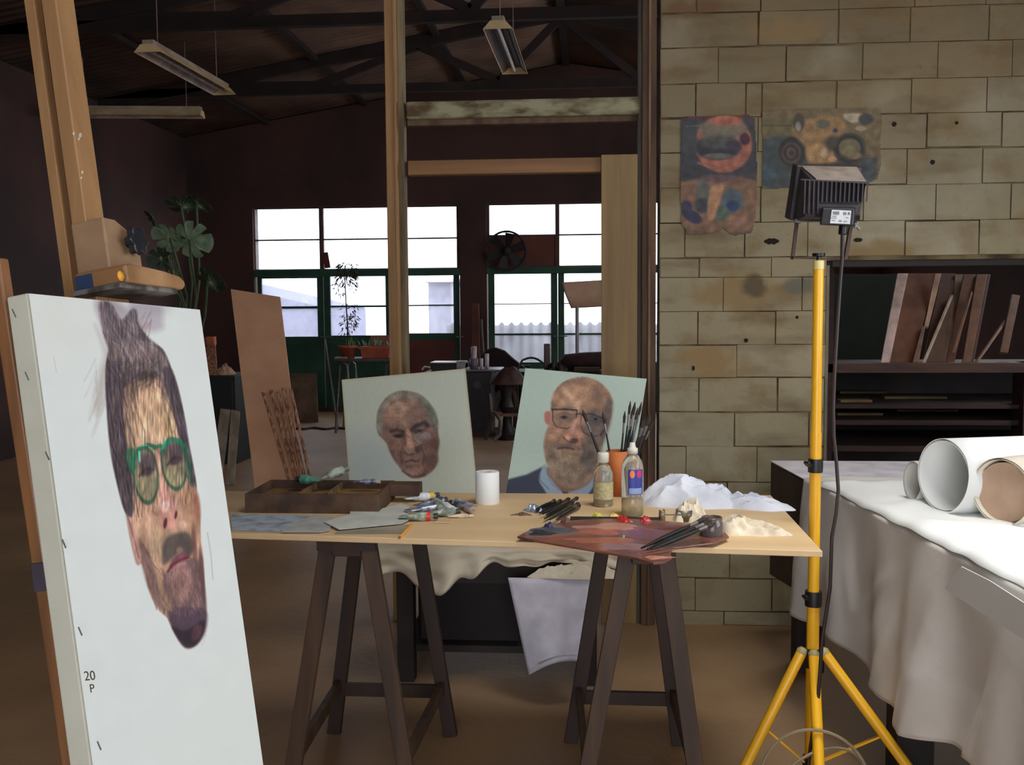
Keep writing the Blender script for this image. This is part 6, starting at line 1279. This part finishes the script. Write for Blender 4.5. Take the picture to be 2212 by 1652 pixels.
# dark wheel-like fan on the red-brown infill panel
fc = at(1094, 542, Y=YF-.06); fn_ = empty('wall_fan', fc, 'dark round fan on the red-brown panel between the windows', 'fan')
Mf_ = mat('fan_dark', (28, 24, 26), .7, (36, 32, 34), 12)
build('guard_ring', MB().tube([fc+V((.25*math.cos(i*math.pi/16), 0, .25*math.sin(i*math.pi/16))) for i in range(33)], .014, 6), Mf_, fn_)
build('hub', MB().lathe([(0, -.05), (.06, -.04), (.06, .03), (0, .04)], fc, V((0, 1, 0)), 18), Mf_, fn_)
for i in range(6):
    a = i*math.pi/3+.3; d = V((math.cos(a), 0, math.sin(a))); s = V((-math.sin(a), .35, math.cos(a))).normalized()
    build('fan_blade', MB().hexa([fc+d*.04-s*.03, fc+d*.04+s*.03, fc+d*.04+s*.03+V((0, .006, 0)), fc+d*.04-s*.03+V((0, .006, 0)), fc+d*.23-s*.07, fc+d*.23+s*.07, fc+d*.23+s*.07+V((0, .006, 0)), fc+d*.23-s*.07+V((0, .006, 0))]), Mf_, fn_)
build('wall_bracket', MB().bar(fc+V((0, .02, 0)), fc+V((0, .10, -.02)), .05, .05), Mf_, fn_)
tag(build('red_stick', MB().bar(at(702, 545, Y=YF-.05), at(708, 579, Y=YF-.03), .075, .02, V((1, 0, 0))), simple('red_brown_stick', (104, 44, 36), .7)), 'short red-brown stick standing on the green transom of the left window', 'stick')
# boards leaning on the pillar between the openings
board('pillar_board', ((1020, 655), (1034, 655), (1040, 900), (1018, 900)), 12.6, 12.3, .03, M_redbr, 'reddish board leaning on the pillar between the glazed openings', 'board')
tag(build('leaning_rod', MB().tube([at(1040, 690, Y=12.6), V((at(1052, 800, Y=12.3).x, 12.3, 0))], .014, 6), simple('rod_grey', (110, 96, 92), .6)), 'thin rod leaning on the pillar right of the reddish board', 'rod')
# monstera
YP = 8.0; mo_ = at(385, 700, Y=YP); mroot = empty('monstera_plant', V((mo_.x, YP, 0)), 'tall monstera with big split leaves in the shadow right of the easel mast', 'plant')
pb0 = V((mo_.x, YP, 0)); build('pot', MB().lathe([(0, 0), (.16, 0), (.21, .34), (.23, .34), (.23, .38), (.19, .38), (.19, .34), (0, .34)], pb0, n=28), M_terra, mroot)
def mleaf(cx, cy, R, tilt, rot, bright=True):
    cc = at(cx, cy, Y=YP-.05-.1*(bright)); R = R/FPX*YP; n_ = 64; vs = []
    xa = V((math.cos(rot), 0, math.sin(rot))); up = V((0, -math.sin(tilt), math.cos(tilt))); ya = (up-xa*up.dot(xa)).normalized(); nn = xa.cross(ya)
    for i in range(n_+1):
        t = -math.pi*.93+2*math.pi*.93*i/n_; r_ = R*(.62+.38*math.cos(t*.5)**.5 if True else 1)
        cut = max(0, math.cos(t*9))**3*(.48 if abs(t) > .35 else 0)*(1 if abs(t) < 2.6 else .3)
        r_ = r_*(1-cut); vs.append((r_*math.cos(t), r_*math.sin(t)*.86))
    P0 = cc-xa*R*.2
    mb = MB(); mb.v = [P0]+[P0+xa*a+ya*b_-nn*(.25*(a*a+b_*b_)/R) for a, b_ in vs]; mb.f = [(0, i, i+1) for i in range(1, n_+1)]
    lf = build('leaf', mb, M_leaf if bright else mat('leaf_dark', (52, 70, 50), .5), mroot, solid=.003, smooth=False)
    mr_ = MB()
    for k_ in range(-5, 6):
        a = k_*.26*2; p_ = P0; q_ = P0+xa*R*.62*math.cos(a*.62)+ya*R*.62*math.sin(a*.62)*.86; mr_.tube([p_-nn*.004, q_-nn*.03*R], [.004, .001], 4)
    build('leaf_veins', mr_, mat('leaf_vein', (176, 196, 160), .5), mroot)
    build('stalk', MB().tube([P0, (P0+pb0)/2+V((.06, .1, .5)), pb0+V((0, 0, .5)), pb0+V((0, 0, .36))], .011, 6), mat('stalk_green', (80, 96, 60), .6), mroot)
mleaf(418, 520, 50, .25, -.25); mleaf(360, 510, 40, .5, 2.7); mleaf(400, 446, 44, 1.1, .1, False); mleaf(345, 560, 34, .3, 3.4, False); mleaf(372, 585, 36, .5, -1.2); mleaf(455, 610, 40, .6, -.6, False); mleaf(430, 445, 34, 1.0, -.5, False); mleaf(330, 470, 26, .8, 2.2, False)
